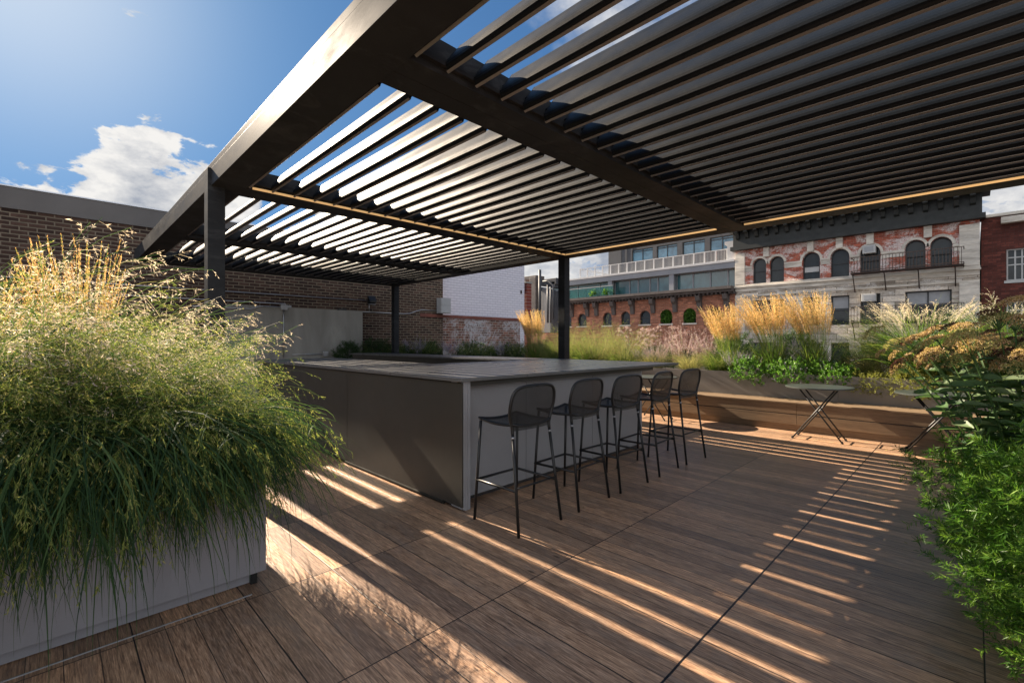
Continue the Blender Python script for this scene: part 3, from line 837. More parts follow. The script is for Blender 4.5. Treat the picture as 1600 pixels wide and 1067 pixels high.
def panicles(f, P, D, nb=12, ns=5, lb=(0.05, 0.13), start=0.55, sl=(0.006, 0.011), sw=(0.0022, 0.0035), droop=0.35, spread=0.8, stemw=0.0011, tint=(0, 1)):
    N = len(P)
    t = start + (1 - start) * np.sort(rng.random((N, nb)), 1)
    B, Dd = at_t(P, D, t)
    bd = nrm(Dd * 0.75 + rng.normal(size=(N, nb, 3)) * spread * 0.55 + np.array([0, 0, -droop]))
    ln = U(*lb, (N, nb)) * (1.15 - 0.75 * (t - start) / (1 - start))
    B = B.reshape(-1, 3); bd = bd.reshape(-1, 3); ln = ln.reshape(-1)
    m_ = len(B); K = 3
    tt = np.linspace(0, 1, K)
    dn = np.array([0, 0, -1.0])
    Pb = B[:, None] + bd[:, None] * (ln[:, None] * tt[None])[..., None] + dn * (0.28 * droop * ln[:, None] * tt[None] ** 2)[..., None]
    Db = np.broadcast_to(bd[:, None], Pb.shape)
    f.ribbon(Pb, Db, np.full((m_, K), stemw), U(*tint, m_) * 0.5)
    s_ = U(0.25, 1.0, (m_, ns))
    Cc = B[:, None] + bd[:, None] * (ln[:, None] * s_)[..., None] + dn * (0.28 * droop * ln[:, None] * s_ ** 2)[..., None]
    dd = nrm(bd[:, None] + rng.normal(size=(m_, ns, 3)) * 0.45 + np.array([0, 0, -droop * 0.8]))
    Cc = Cc.reshape(-1, 3); dd = dd.reshape(-1, 3); n_ = len(Cc)
    f.diamonds(Cc, dd, U(*sl, n_), U(*sw, n_), U(*tint, n_))

def spikes(f, P, D, per=60, start=0.72, sl=(0.012, 0.022), sw=(0.003, 0.005), out=0.45, rad=0.006, tint=(0, 1)):
    """narrow plume along the tip of each stem"""
    N = len(P)
    t = start + (1 - start) * rng.random((N, per))
    B, Dd = at_t(P, D, t)
    rd = nrm(rng.normal(size=B.shape))
    k = (1 - ((t - start) / (1 - start)) ** 2)[..., None]
    Cc = B + rd * rad * (0.3 + k)
    dd = nrm(Dd + rd * out)
    f.diamonds(Cc.reshape(-1, 3), dd.reshape(-1, 3), U(*sl, N * per), U(*sw, N * per), np.clip(np.repeat(U(*tint, N)[:, None], per, 1) + rng.normal(size=(N, per)) * 0.15, 0, 1).reshape(-1))

# --- switch grass with hanging seed sprays (left foreground)
def skirtgrass(name, label, group, H=1.26, ns=300, nl=900):
    """long clump combed forwards (-y) by its own weight so that it hangs over the planter edge"""
    t = thing(name, (0, 0, 0), label, 'ornamental grass', group)
    f = FM()
    def fan(n, sp):
        rt = np.stack([U(-0.34, 0.34, n), U(-0.05, 0.16, n), np.zeros(n)], -1)
        return rt, -math.pi / 2 + rng.normal(size=n) * sp
    rt, az = fan(nl, 0.75)
    P, D = arcs(rt, az, U(0.1, 0.9, nl), U(2.4, 3.25, nl), U(0.45 * H, 1.05 * H, nl), 10, 0.75, 0.5)
    f.ribbon(P, D, blade_w(U(0.006, 0.014, nl), 10, nl), U(0, 0.75, nl), 0.5)
    rt, az = fan(ns, 0.7)
    P, D = arcs(rt, az, U(0.1, 1.0, ns), U(2.0, 3.1, ns), U(0.40 * H, 0.86 * H, ns), 10, 0.80, 0.5)
    f.ribbon(P, D, np.full((ns, 10), 0.0018), U(0.3, 1.0, ns))
    tt = U(0.2, 0.8, (ns, 3)); B, Dd = at_t(P, D, tt); B = B.reshape(-1, 3); Dd = Dd.reshape(-1, 3)
    azl = np.arctan2(Dd[:, 1], Dd[:, 0]) + rng.normal(size=len(B)) * 0.9
    P2, D2 = arcs(B, azl, U(0.9, 1.8, len(B)), U(2.2, 3.1, len(B)), U(0.12, 0.36, len(B)), 6, 1.2)
    f.ribbon(P2, D2, blade_w(U(0.004, 0.008, len(B)), 6, len(B)), U(0.1, 0.8, len(B)), 0.5)
    f.build('foliage', M['leaf_switch'], t)
    f = FM()
    panicles(f, P, D, nb=17, ns=6, lb=(0.06, 0.16), start=0.3, droop=0.75, sl=(0.012, 0.026), sw=(0.0028, 0.0048), tint=(0.1, 0.8))
    f.build('seed_heads', M['seed_switch'], t)
    return t

def switchgrass(name, label, group, H=1.0, ns=230, nl=420, seedm='seed_switch', pw=1.5, droop=1.9):
    t = thing(name, (0, 0, 0), label, 'ornamental grass', group)
    f = FM()
    blades(f, nl, 0.20, (0.45 * H, 0.95 * H), (0.05, 0.7), (1.3, 2.9), (0.006, 0.011), K=9, pw=1.25, tint=(0, 0.8))
    blades(f, nl // 2, 0.22, (0.35 * H, 0.7 * H), (0.2, 0.9), (1.6, 2.9), (0.004, 0.008), K=8, pw=1.2, tint=(0.2, 1))
    rt, a = roots(ns, 0.16)
    az = a + rng.normal(size=ns) * 0.5
    P, D = arcs(rt, az, U(0.0, 0.75, ns), U(1.0, droop + 0.9, ns), U(0.65 * H, 1.25 * H, ns), 10, pw, 0.5)
    f.ribbon(P, D, np.full((ns, 10), 0.0019), U(0.3, 1.0, ns))
    # small leaves on the stems
    tt = U(0.15, 0.7, (ns, 3)); B, Dd = at_t(P, D, tt)
    B = B.reshape(-1, 3); Dd = Dd.reshape(-1, 3)
    azl = np.arctan2(Dd[:, 1], Dd[:, 0]) + rng.normal(size=len(B)) * 0.9
    P2, D2 = arcs(B, azl, U(0.5, 1.3, len(B)), U(1.7, 2.9, len(B)), U(0.12, 0.34, len(B)), 6, 1.2)
    f.ribbon(P2, D2, blade_w(U(0.004, 0.008, len(B)), 6, len(B)), U(0.1, 0.9, len(B)), 0.5)
    f.build('foliage', M['leaf_switch'], t)
    f = FM()
    panicles(f, P, D, nb=15, ns=6, lb=(0.06, 0.17), start=0.5, droop=0.45, sl=(0.009, 0.019), sw=(0.0022, 0.0040))
    f.build('seed_heads', M[seedm], t)
    return t

def place(proto, spots, labels):
    """first spot moves the prototype, the rest are copies"""
    out = []
    for i, (x, y, z, rz, s) in enumerate(spots):
        o = proto if i == 0 else copy_tree(proto)
        o.location = (x, y, z); o.rotation_euler = (0, 0, rz); o.scale = (s, s, s) if not isinstance(s, tuple) else s
        o['label'] = labels[i]
        out.append(o)
    return out

G1 = 'drooping switchgrass clumps in the corner planter'
zs = HL - 0.07
pA = switchgrass('switchgrass', '', G1, 1.06, pw=1.9, droop=1.7)
pB = switchgrass('switchgrass', '', G1, 1.06, pw=1.5, droop=1.8)
place(pA, [(0.46, 3.20, zs, 0.3, 0.74), (-0.42, 3.28, zs, 2.2, 1.02), (0.08, 3.75, zs, 4.0, 0.88), (-1.35, 3.4, zs, 5.1, 1.02), (-0.75, 3.85, zs, 1.0, 1.12)],
      ['drooping switchgrass at the right end of the corner planter, reaching over the deck', 'drooping switchgrass overhanging the front of the corner planter near the photo edge',
       'green switchgrass behind the front row of the corner planter', 'switchgrass at the far left of the corner planter, mostly outside the photo', 'tall switchgrass at the back left of the corner planter'])
place(pB, [(0.04, 3.18, zs, 1.3, 0.86), (0.40, 3.62, zs, 3.3, 0.78), (-0.85, 3.22, zs, 0.2, 1.0), (-0.15, 3.62, zs, 5.7, 1.06)],
      ['switchgrass with yellowish hanging sprays over the middle of the corner planter front', 'switchgrass at the back right corner of the corner planter, beside the pergola post',
       'switchgrass clump hanging over the planter wall at the lower left of the photo', 'switchgrass in the middle of the corner planter, under the golden plumes'])
pC = skirtgrass('switchgrass', '', G1)
place(pC, [(0.44, 3.04, zs + 0.02, 0.10, 0.86), (0.02, 3.03, zs + 0.02, -0.05, 0.96), (-0.48, 3.03, zs + 0.02, 0.08, 0.90), (-1.0, 3.03, zs + 0.02, -0.1, 0.98), (0.62, 3.22, zs + 0.02, 0.85, (0.80, 0.66, 0.80)), (0.56, 3.6, zs + 0.02, 1.4, (0.8, 0.60, 0.72))],
      ['long green switchgrass hanging down the planter front near its right corner', 'long switchgrass hanging lowest over the middle of the planter front', 'long switchgrass hanging down the planter front left of the middle',
       'long switchgrass hanging down the planter front at the left photo edge', 'switchgrass falling over the right corner of the corner planter towards the bar', 'switchgrass falling over the right side of the corner planter behind its corner'])
pk = switchgrass('love_grass', '', 'pinkish flowering grasses in the corner planter', 1.12, ns=210, nl=90, seedm='seed_pink', pw=2.2, droop=0.9)
place(pk, [(0.24, 3.42, zs + 0.02, 0.5, 0.84), (-0.30, 3.45, zs + 0.04, 2.5, 1.08)],
      ['grass with a haze of pinkish white seeds on the right shoulder of the corner planter', 'grass with a haze of pinkish white seeds at the left of the corner planter'])
# --- feather reed grass
def reedgrass(name, H=1.35, n=110, ss=1.0, lean=0.0, group=None, leaf='leaf_grass', plume='plume_gold', spread=0.32, lab=''):
    t = thing(name, (0, 0, 0), lab, 'ornamental grass', group)
    f = FM()
    blades(f, 260, 0.16, (0.35 * H, 0.65 * H), (0.02, 0.5), (0.5, 1.7), (0.004, 0.009), K=7, pw=1.6, tint=(0, 1))
    rt, a = roots(n, 0.15)
    th0 = U(0.0, 0.10, n); th1 = U(0.08, spread + 0.12, n)
    az = np.where(rng.random(n) < 0.75, a + rng.normal(size=n) * 0.4, U(0, 6.28, n))
    P, D = arcs(rt, az, th0, th1, U(0.78 * H, 1.08 * H, n), 8, 1.2)
    sh = lean * (P[..., 2] / H) ** 2
    P = P + np.stack([np.zeros_like(sh), sh, np.zeros_like(sh)], -1)
    f.ribbon(P, D, np.full((n, 8), 0.0022), U(0.5, 1.0, n))
    f.build('foliage', M[leaf], t)
    f = FM()
    spikes(f, P, D, int(75 / ss), 0.66, sl=(0.014 * ss, 0.026 * ss), sw=(0.0035 * ss, 0.006 * ss), out=0.32, rad=0.008 * ss)
    f.build('plumes', M[plume], t)
    return t
GR = 'feather reed grasses in the back planter'
rg1 = reedgrass('feather_reed_grass', 1.38, 240, 1.0, 0.16, GR)
rg2 = reedgrass('feather_reed_grass', 1.42, 260, 1.0, 0.26, GR, spread=0.42)
zb = HP - 0.08
place(rg1, [(9.0, 8.15, zb, 0.4, (1, 1, 1.0)), (8.98, 3.22, zb, 0.2, (1.0, 1.0, 0.90))],
      ['golden feather reed grass left of the middle pergola post, by the white brick wall', 'golden feather reed grass, left one of the three beside each other'])
place(rg2, [(9.0, 2.50, zb, 0.1, (1.02, 1.02, 0.97)), (9.05, 1.86, zb, 0.5, (1.0, 1.0, 0.98))],
      ['golden feather reed grass, middle one of the three beside each other', 'golden feather reed grass, right one of the three, in front of the old brick building'])
rg3 = reedgrass('feather_reed_grass', 1.26, 110, 0.6, 0.05, 'feather reed grasses in the corner planter')
place(rg3, [(0.10, 4.0, zs, 0.0, (0.75, 0.75, 1.0)), (-0.36, 4.05, zs, 2.0, 0.9)], ['golden reed plumes rising over the corner planter in front of the dark brick wall', 'paler reed plumes at the left photo edge above the corner planter'])

# --- fine mounding grasses
def moundgrass(name, H, n, label, group=None, leaf='leaf_straw', seeds=None, th=(0.8, 2.3), w_=(0.0015, 0.0032), cat='ornamental grass', r=0.14):
    t = thing(name, (0, 0, 0), label, cat, group)
    f = FM()
    P, D = blades(f, n, r, (0.55 * H, 1.1 * H), (0.0, 0.7), th, w_, K=8, pw=1.5, tint=(0, 1), roll=1.0)
    f.build('foliage', M[leaf], t)
    if seeds:
        f = FM(); k = rng.random(n) < 0.45
        panicles(f, P[k], D[k], nb=9, ns=4, lb=(0.05, 0.14), start=0.5, droop=0.2, sl=(0.008, 0.014), sw=(0.003, 0.005))
        f.build('seed_heads', M[seeds], t)
    return t
mg = moundgrass('mexican_feather_grass', 0.62, 900, '', 'fine mounding grasses in the back planter')
place(mg, [(8.86, 3.95, zb, 0.0, 1.0), (8.90, 4.75, zb, 1.5, 0.95), (9.2, 1.25, zb, 3.0, 1.05)],
      ['straw coloured fine grass mound spilling over the planter above the last bar stool', 'straw coloured fine grass mound just above the right end of the counter', 'fine brownish grass mound right of the golden reed grasses'])
fg = moundgrass('fountain_grass', 0.72, 620, '', 'green fountain grasses in the back planter', 'leaf_grass', 'seed_switch', th=(0.6, 2.2), w_=(0.003, 0.006), r=0.16)
place(fg, [(8.86, 6.45, zb, 0.0, 1.0), (8.88, 7.35, zb, 1.6, 0.95), (8.86, 5.45, zb, 3.1, 0.8), (8.9, 3.45, zb, 4.4, 0.75)],
      ['green fountain grass mound right of the pergola post above the counter', 'green fountain grass mound hidden partly by the pergola post', 'small green fountain grass in front of the mauve verbenas', 'small green fountain grass at the foot of the left golden reed grass'])
ag = moundgrass('airy_grass', 1.15, 520, '', 'airy seeded grasses in the back planter', 'leaf_straw', 'seed_switch', th=(0.3, 1.5), r=0.22)
place(ag, [(8.95, 6.9, zb, 0.0, 1.0), (8.95, 6.15, zb, 2.0, 1.05), (9.0, 5.5, zb, 4.0, 0.95), (9.0, 7.5, zb, 1.0, 0.9), (9.35, 1.0, zb, 5.0, 1.0)],
      ['airy yellow green grass directly right of the middle pergola post', 'large airy yellow green grass mound between the pergola post and the purple flowers', 'airy grass mound beside the purple flowers',
       'airy grey green grass directly left of the middle pergola post', 'airy grass behind the brownish mound near the silver grass'])
mis = thing('silver_grass', (0, 0, 0), 'large green silver grass with cream plumes behind the sedum', 'ornamental grass')
f = FM()
blades(f, 1200, 0.24, (0.85, 1.5), (0.05, 0.7), (0.9, 2.3), (0.006, 0.011), K=9, pw=1.5, tint=(0.1, 0.9))
n = 42; rt, a = roots(n, 0.18)
P, D = arcs(rt, a + rng.normal(size=n) * 0.4, U(0, 0.25, n), U(0.3, 1.0, n), U(1.0, 1.30, n), 9, 1.6)
f.ribbon(P, D, np.full((n, 9), 0.003), U(0.4, 1, n))
f.build('foliage', M['leaf_grass'], mis)
f = FM()
# fan-shaped plumes: several drooping fingers on each stem
B, Dd = at_t(P, D, U(0.80, 0.97, (n, 9)))
B = B.reshape(-1, 3); Dd = Dd.reshape(-1, 3)
az = np.arctan2(Dd[:, 1], Dd[:, 0]) + rng.normal(size=len(B)) * 0.5
P2, D2 = arcs(B, az, U(0.15, 0.7, len(B)), U(1.0, 1.9, len(B)), U(0.13, 0.22, len(B)), 6, 1.3)
spikes(f, P2, D2, 34, 0.05, sl=(0.010, 0.018), sw=(0.003, 0.005), out=0.5, rad=0.003)
f.build('plumes', M['plume_cream'], mis)
place(mis, [(9.1, 0.55, zb, 0.4, 1.0), (9.1, -0.35, zb, 2.4, 0.98), (9.35, -1.25, zb, 4.4, 1.0)],
      ['large green silver grass with cream plumes left of the sedum heads', 'silver grass with cream plumes rising behind the sedum heads', 'silver grass with cream plumes near the right photo edge'])

# --- leafy plants made of sprigs
def sprigs(f, B, Dd, L, nl, leafl, leafw, tint=(0, 1), stemw=0.002, fold=0.55, curve=0.5, whorl=0.0):
    N = len(B); K = 5
    th = np.arccos(np.clip(Dd[:, 2], -1, 1)); az = np.arctan2(Dd[:, 1], Dd[:, 0])
    P, D = arcs(B, az, th, np.clip(th + curve * rng.normal(size=N) * 0.5, 0, 3.0), L, K)
    f.ribbon(P, D, np.full((N, K), stemw), U(0.2, 0.6, N))
    t = U(0.15, 1.0, (N, nl)); Q, E = at_t(P, D, t)
    rd = nrm(np.cross(E, rng.normal(size=E.shape)))
    ld = nrm(E * (1 - fold) + rd * fold * 1.3 + rng.normal(size=E.shape) * 0.12)
    n_ = N * nl
    tn = np.clip(np.repeat(U(*tint, N)[:, None], nl, 1) * 0.5 + U(*tint, (N, nl)) * 0.5, 0, 1)
    f.diamonds(Q.reshape(-1, 3), ld.reshape(-1, 3), U(*leafl, n_), U(*leafw, n_), tn.reshape(-1), 0.42)
    return P, D

def blob_points(n, rx, ry, rz, zmin=-0.4, fill=0.35, lump=0.18):
    d = nrm(rng.normal(size=(n * 2, 3))); d = d[d[:, 2] > zmin][:n]
    k = 1 - fill * rng.random(len(d)) ** 1.5
    ph = np.sin(d[:, 0] * 5.1 + 1) * np.sin(d[:, 1] * 4.3) * np.sin(d[:, 2] * 6.0 + 0.5)
    return d * np.array([rx, ry, rz]) * (k * (1 + lump * ph))[:, None], d

def shrub(name, label, cat, group, rx, ry, rz, n=500, L=(0.08, 0.16), nl=26, leafl=(0.022, 0.042), leafw=(0.004, 0.007), leaf='leaf_shrub', zmin=-0.6, up=0.35, lump=0.25, flowers=None, nf=0, tint=(0, 1)):
    t = thing(name, (0, 0, 0), label, cat, group)
    f = FM()
    Pt, d = blob_points(n, rx, ry, rz, zmin, 0.45, lump)
    dd = nrm(d + rng.normal(size=d.shape) * 0.35 + np.array([0, 0, up]))
    Ls = U(*L, len(Pt))
    P, D = sprigs(f, Pt - dd * Ls[:, None] * 0.5, dd, Ls, nl, leafl, leafw, tint)
    f.build('foliage', M[leaf], t)
    if flowers:
        f = FM()
        k = rng.choice(len(P), nf, replace=False)
        tip = P[k, -1]; td = D[k, -1]
        th = np.arccos(np.clip(td[:, 2], -1, 1)) * 0.5; az = np.arctan2(td[:, 1], td[:, 0])
        P2, D2 = arcs(tip, az, th, th, U(0.05, 0.12, len(k)), 4)
        spikes(f, P2, D2, 26, 0.05, sl=(0.006, 0.011), sw=(0.004, 0.007), out=1.2, rad=0.006)
        f.build('flowers', M[flowers], t)
    return t

GS = 'fresh green fine leaved shrubs spilling from the near planter'
sh1 = shrub('fine_leaved_shrub', '', 'shrub', GS, 0.62, 0.50, 0.48, n=820, nl=36, leafl=(0.025, 0.055), leafw=(0.0035, 0.0065), lump=0.42)
place(sh1, [(3.14, -0.44, 0.56, 0.0, (1, 1.0, 1.10)), (3.85, -0.34, 0.52, 1.9, (0.95, 1.0, 0.85)), (4.75, -0.40, 0.46, 3.6, (1.1, 0.9, 0.7)), (3.0, -0.92, 0.6, 5.0, 1.0), (3.10, -0.36, 0.30, 2.4, (0.82, 0.72, 0.60)), (2.55, -0.62, 0.36, 4.4, (0.9, 0.85, 0.8)), (3.8, -0.34, 0.34, 5.2, (0.85, 0.65, 0.6))],
      ['lush green fine leaved shrub nearest the camera at the lower right', 'green fine leaved shrub below the golden and brown sedum heads', 'green fine leaved shrub farthest along the near planter, towards the bench',
       'green fine leaved shrub cut by the right edge of the photo', 'small fine leaved shrub trailing low to the deck at the lower right',
       'fine leaved shrub in the extreme lower right corner', 'low fine leaved shrub hanging near the deck under the sedum'])

# --- sedum: stems with big fleshy leaves and flat flower heads
def sedum_plant(label, heads, seed_mats, nst=9, R0=0.34, H=0.62, nh=(2, 5)):
    t = thing('sedum', (0, 0, 0), label, 'flowering plant', 'tall sedums in the near planter')
    fl = FM(); hd = {m_: FM() for m_ in seed_mats}
    a = np.arange(nst) * 2.399 + rng.random(nst) * 0.4; rr = R0 * np.sqrt((np.arange(nst) + 0.6) / nst)
    for i in range(nst):
        rt = np.array([[0.35 * rr[i] * math.cos(a[i]), 0.35 * rr[i] * math.sin(a[i]), 0.0]])
        th = 0.15 + 0.75 * rr[i] / R0
        P, D = arcs(rt, np.array([a[i]]), np.array([th * 0.5]), np.array([th * 0.9]), np.array([H * (1.08 - 0.22 * rr[i] / R0) * rng.uniform(0.92, 1.05)]), 10)
        fl.ribbon(P, D, np.full((1, 10), 0.009), np.array([0.6])); fl.ribbon(P, D, np.full((1, 10), 0.009), np.array([0.5]))
        # fleshy leaves: cupped 2x4 patches
        for k in range(11):
            tpos = 0.12 + 0.66 * k / 11
            B, E = at_t(P, D, np.array([[tpos]])); B = B[0, 0]; E = E[0, 0]
            az = k * 1.95 + i
            out = np.array([math.cos(az), math.sin(az), 0.15]); out = out / np.linalg.norm(out)
            side = np.cross(E, out); side /= np.linalg.norm(side)
            nn = np.cross(out, side)
            Ll = rng.uniform(0.07, 0.105); Ww = Ll * rng.uniform(0.5, 0.62)
            us = np.linspace(0, 1, 7); vs_ = np.linspace(-1, 1, 5)
            V = []
            for u in us:
                ww = Ww / 2 * (math.sin(math.pi * (0.06 + 0.9 * u) ** 0.8)) ** 0.7
                for v in vs_:
                    V.append(B + out * (Ll * u) + side * (ww * v) + nn * (0.22 * Ww * v * v - 0.25 * Ll * u * u))
            V = np.array(V); q = []
            for m1 in range(6):
                for m2 in range(4): q.append((m1 * 5 + m2, m1 * 5 + m2 + 1, (m1 + 1) * 5 + m2 + 1, (m1 + 1) * 5 + m2))
            fl.addq(V, np.array(q), np.full(len(V), rng.random()))
        # flat flower head(s) of many tiny buds
        top = P[0, -1]; dr = D[0, -1]
        for h in range(rng.integers(*nh)):
            m_ = seed_mats[rng.choice(len(seed_mats), p=heads)]
            off = rng.normal(size=3) * np.array([0.062, 0.062, 0.03]) * (h > 0)
            cx = top + off + dr * 0.0
            Rh = rng.uniform(0.042, 0.068)
            u_ = nrm(np.cross(dr, [0.3, 0.2, 1])); v_ = nrm(np.cross(dr, u_))
            nb = int(620 * (Rh / 0.06) ** 2)
            q = np.sqrt(rng.random(nb)) * Rh; an = U(0, 6.28, nb)
            hgt = 0.42 * Rh * (1 - (q / Rh) ** 2) + rng.normal(size=nb) * 0.0025 + 0.006 * np.sin(an * 5 + h) * (q / Rh)
            Cc = cx + u_ * (q * np.cos(an))[:, None] + v_ * (q * np.sin(an))[:, None] + dr * hgt[:, None]
            dd = nrm(dr * 0.9 + rng.normal(size=(nb, 3)) * 0.5)
            hd[m_].diamonds(Cc, dd, U(0.005, 0.009, nb), U(0.004, 0.006, nb), U(0, 1, nb), 0.6)
            # stalks under the head
            ks = 10; an = U(0, 6.28, ks); qq = U(0.3, 0.9, ks) * Rh
            tgt = cx + u_ * (qq * np.cos(an))[:, None] + v_ * (qq * np.sin(an))[:, None]
            st = np.repeat((top - dr * 0.06)[None], ks, 0)
            Pk = np.stack([st, tgt], 1); Dk = np.repeat(nrm(tgt - st)[:, None], 2, 1)
            fl.ribbon(Pk, Dk, np.full((ks, 2), 0.003), np.full(ks, 0.5))
    fl.build('foliage', M['leaf_sedum'], t)
    for m_, f in hd.items():
        if f.n:
            o = f.build('flower_head', M[m_], t)
            o['label'] = {'sedum_dark': 'dark maroon flower heads', 'sedum_gold': 'golden brown flower heads', 'sedum_green': 'pale yellow green flower heads'}[m_]
    return t
rng = np.random.default_rng(11)
SM = ['sedum_dark', 'sedum_gold', 'sedum_green']
sa = sedum_plant('', [0.34, 0.46, 0.20], SM, 42, 0.58, 0.75)
sb = sedum_plant('', [0.60, 0.32, 0.08], SM, 38, 0.52, 0.72)
sa.location = (3.56, -0.20, 0.76); sa['label'] = 'sedum with golden and maroon flat heads leaning towards the folding table'
sb.location = (3.75, -0.62, 0.80); sb['label'] = 'sedum with mostly dark maroon heads at the right photo edge'
sb.rotation_euler = (0, 0, 1.0)
sc_ = copy_tree(sa, (4.4, -0.35, 0.76), 2.0, (0.95, 0.95, 0.92), label='sedum with pale heads behind the other sedums'); 

# fill plants and low growers in the back planter
gc = shrub('low_groundcover', '', 'groundcover plant', 'low leafy groundcover in the back planter', 0.42, 0.34, 0.20, n=480, L=(0.05, 0.11), nl=16, leafl=(0.018, 0.032), leafw=(0.010, 0.017), leaf='leaf_lime', zmin=-0.8, flowers='flower_violet', nf=34)
place(gc, [(8.84, 2.80, zb + 0.10, 0, (0.95, 1.1, 1.2)), (8.82, 2.15, zb + 0.10, 2, (0.95, 1.1, 1.2)), (8.86, 1.6, zb + 0.08, 4, (0.85, 1.0, 1.0)), (8.95, 5.15, zb + 0.02, 1, 0.9)],
      ['leafy green groundcover with violet spikes spilling over the planter above the bench seam', 'leafy green groundcover spilling over the planter behind the clear standing table', 'leafy green groundcover right of the table, near the airy grass',
       'leafy green groundcover with pale violet flowers behind the counter end'])
yg = shrub('spurge', '', 'leafy plant', 'yellow green leafy plants in the back planter', 0.34, 0.34, 0.24, n=520, L=(0.08, 0.18), nl=18, leafl=(0.016, 0.03), leafw=(0.006, 0.010), leaf='leaf_yellow', zmin=-0.8, lump=0.3)
place(yg, [(8.82, 0.62, zb, 0.0, 1.0), (8.84, 1.12, zb - 0.02, 2.0, 0.85), (8.82, 0.08, zb, 4.0, 0.9)],
      ['yellow green leafy plant hanging over the planter under the silver grass', 'small yellow green plant between the groundcover and the silver grass', 'yellow green plant behind the half hidden table'])

# purple airy flowers: verbena / sage
def airy_flowers(label, group, H=0.9, n=60, m_='flower_mauve', spike=False, leaf='leaf_grey'):
    t = thing('purple_sage' if spike else 'tall_verbena', (0, 0, 0), label, 'flowering plant', group)
    f = FM(); rt, a = roots(n, 0.16)
    P, D = arcs(rt, a + rng.normal(size=n) * 0.6, U(0, 0.3, n), U(0.15, 0.9, n), U(0.6 * H, 1.1 * H, n), 8, 1.2)
    f.ribbon(P, D, np.full((n, 8), 0.0028), U(0, 1, n))
    t_ = U(0.1, 0.75, (n, 12)); B, E = at_t(P, D, t_)
    ld = nrm(E * 0.5 + rng.normal(size=E.shape) * 0.7)
    f.diamonds(B.reshape(-1, 3), ld.reshape(-1, 3), U(0.02, 0.045, n * 12), U(0.005, 0.010, n * 12), U(0, 1, n * 12))
    f.build('foliage', M[leaf], t)
    f = FM()
    if spike:
        # branching spires
        B, E = at_t(P, D, U(0.5, 0.95, (n, 6))); B = B.reshape(-1, 3); E = E.reshape(-1, 3)
        th = np.arccos(np.clip(nrm(E + rng.normal(size=E.shape) * 0.3)[:, 2], -1, 1)); az = np.arctan2(E[:, 1], E[:, 0]) + rng.normal(size=len(E)) * 0.8
        P2, D2 = arcs(B, az, th, th * 0.8, U(0.10, 0.24, len(B)), 5)
        spikes(f, P2, D2, 30, 0.1, sl=(0.007, 0.012), sw=(0.005, 0.008), out=1.2, rad=0.006)
    else:
        tips = P[:, -1]; 
        for k in range(4):
            c = tips + rng.normal(size=tips.shape) * np.array([0.03, 0.03, 0.015]) * (k > 0)
            nb = 26
            Cc = (c[:, None] + rng.normal(size=(n, nb, 3)) * 0.011).reshape(-1, 3)
            f.diamonds(Cc, nrm(rng.normal(size=Cc.shape) + np.array([0, 0, 0.6])), U(0.006, 0.010, len(Cc)), U(0.005, 0.008, len(Cc)), U(0, 1, len(Cc)))
    f.build('flowers', M[m_], t)
    return t
ve = airy_flowers('', 'tall mauve verbenas in the back planter', 1.0, 42, 'flower_mauve')
place(ve, [(9.2, 5.35, zb, 0, 0.93), (9.25, 4.75, zb, 2, 0.92)], ['thin stemmed verbena with small mauve heads before the arched windows, nearer the post', 'thin stemmed verbena with small mauve heads beside the lilac sage'])
sg = airy_flowers('', 'lilac sage bushes in the back planter', 0.85, 50, 'flower_mauve', spike=True)
place(sg, [(9.2, 4.25, zb, 0, 1.0), (9.15, 3.7, zb, 2, 0.9), (8.95, 4.7, zb, 3, 0.75)], ['hazy lilac sage bush standing tallest above the straw grass mound', 'hazy lilac sage bush touching the left golden reed grass', 'small hazy lilac sage low behind the counter end'])
sv = airy_flowers('', 'violet spired plants among the reed grasses', 0.55, 40, 'flower_violet', spike=True, leaf='leaf_shrub')
place(sv, [(8.82, 3.05, zb, 0, 0.75), (9.3, 2.2, zb, 2, 1.1), (9.1, 5.1, zb, 4, 0.8)], ['violet spired catmint at the left tip of the groundcover', 'violet spired plant between the golden reed grasses', 'violet spired plant low by the airy grass'])
# green fill behind, along both planters
fb = shrub('green_filler', '', 'leafy plant', 'dark green bushy plants along the planters', 0.50, 0.40, 0.42, n=420, L=(0.10, 0.22), nl=22, leafl=(0.03, 0.06), leafw=(0.006, 0.012), leaf='leaf_dark', zmin=-0.3, lump=0.35)
fspots = [(9.45, 3.3, 0.2), (9.5, 2.3, 0.3), (9.5, 1.4, 0.0), (9.5, 0.2, 0.0), (9.5, 5.0, 0.0), (9.5, 6.6, 0), (9.5, 8.3, 0.05), (9.2, 9.2, 0.05), (9.1, 10.1, 0.0), (9.2, 11.1, 0.05), (8.4, 12.15, 0.1), (7.5, 12.2, 0.05), (6.6, 12.2, 0.12), (5.75, 12.2, 0.1)]
flab = ['dark leafy plant behind the left golden reed grass', 'dark leafy plant behind the middle golden reed grass', 'dark leafy plant behind the fine brown grass', 'dark leafy plant behind the silver grass',
        'dark leafy plant behind the mauve verbenas', 'dark leafy plant behind the airy grasses right of the post', 'dark leafy plant behind the lone golden reed grass', 'dark leafy plant just left of the lone golden reed grass',
        'dark leafy plant below the whitewashed brick', 'dark leafy plant at the planter corner under the brick wall end', 'dark leafy plant under the grey junction box', 'dark leafy plant right of the rear pergola post',
        'dark leafy plant behind the rear pergola post', 'dark leafy plant at the end of the wall planter by the rendered panel']
place(fb, [(x, y, zb + 0.12 + dz, i * 1.3, 1.0 - 0.12 * (i % 3)) for i, (x, y, dz) in enumerate(fspots)], flab)
wg = moundgrass('wall_grass', 0.95, 480, '', 'shaded grasses in front of the brick wall', 'leaf_dark', 'seed_switch', th=(0.3, 1.7), w_=(0.002, 0.005))
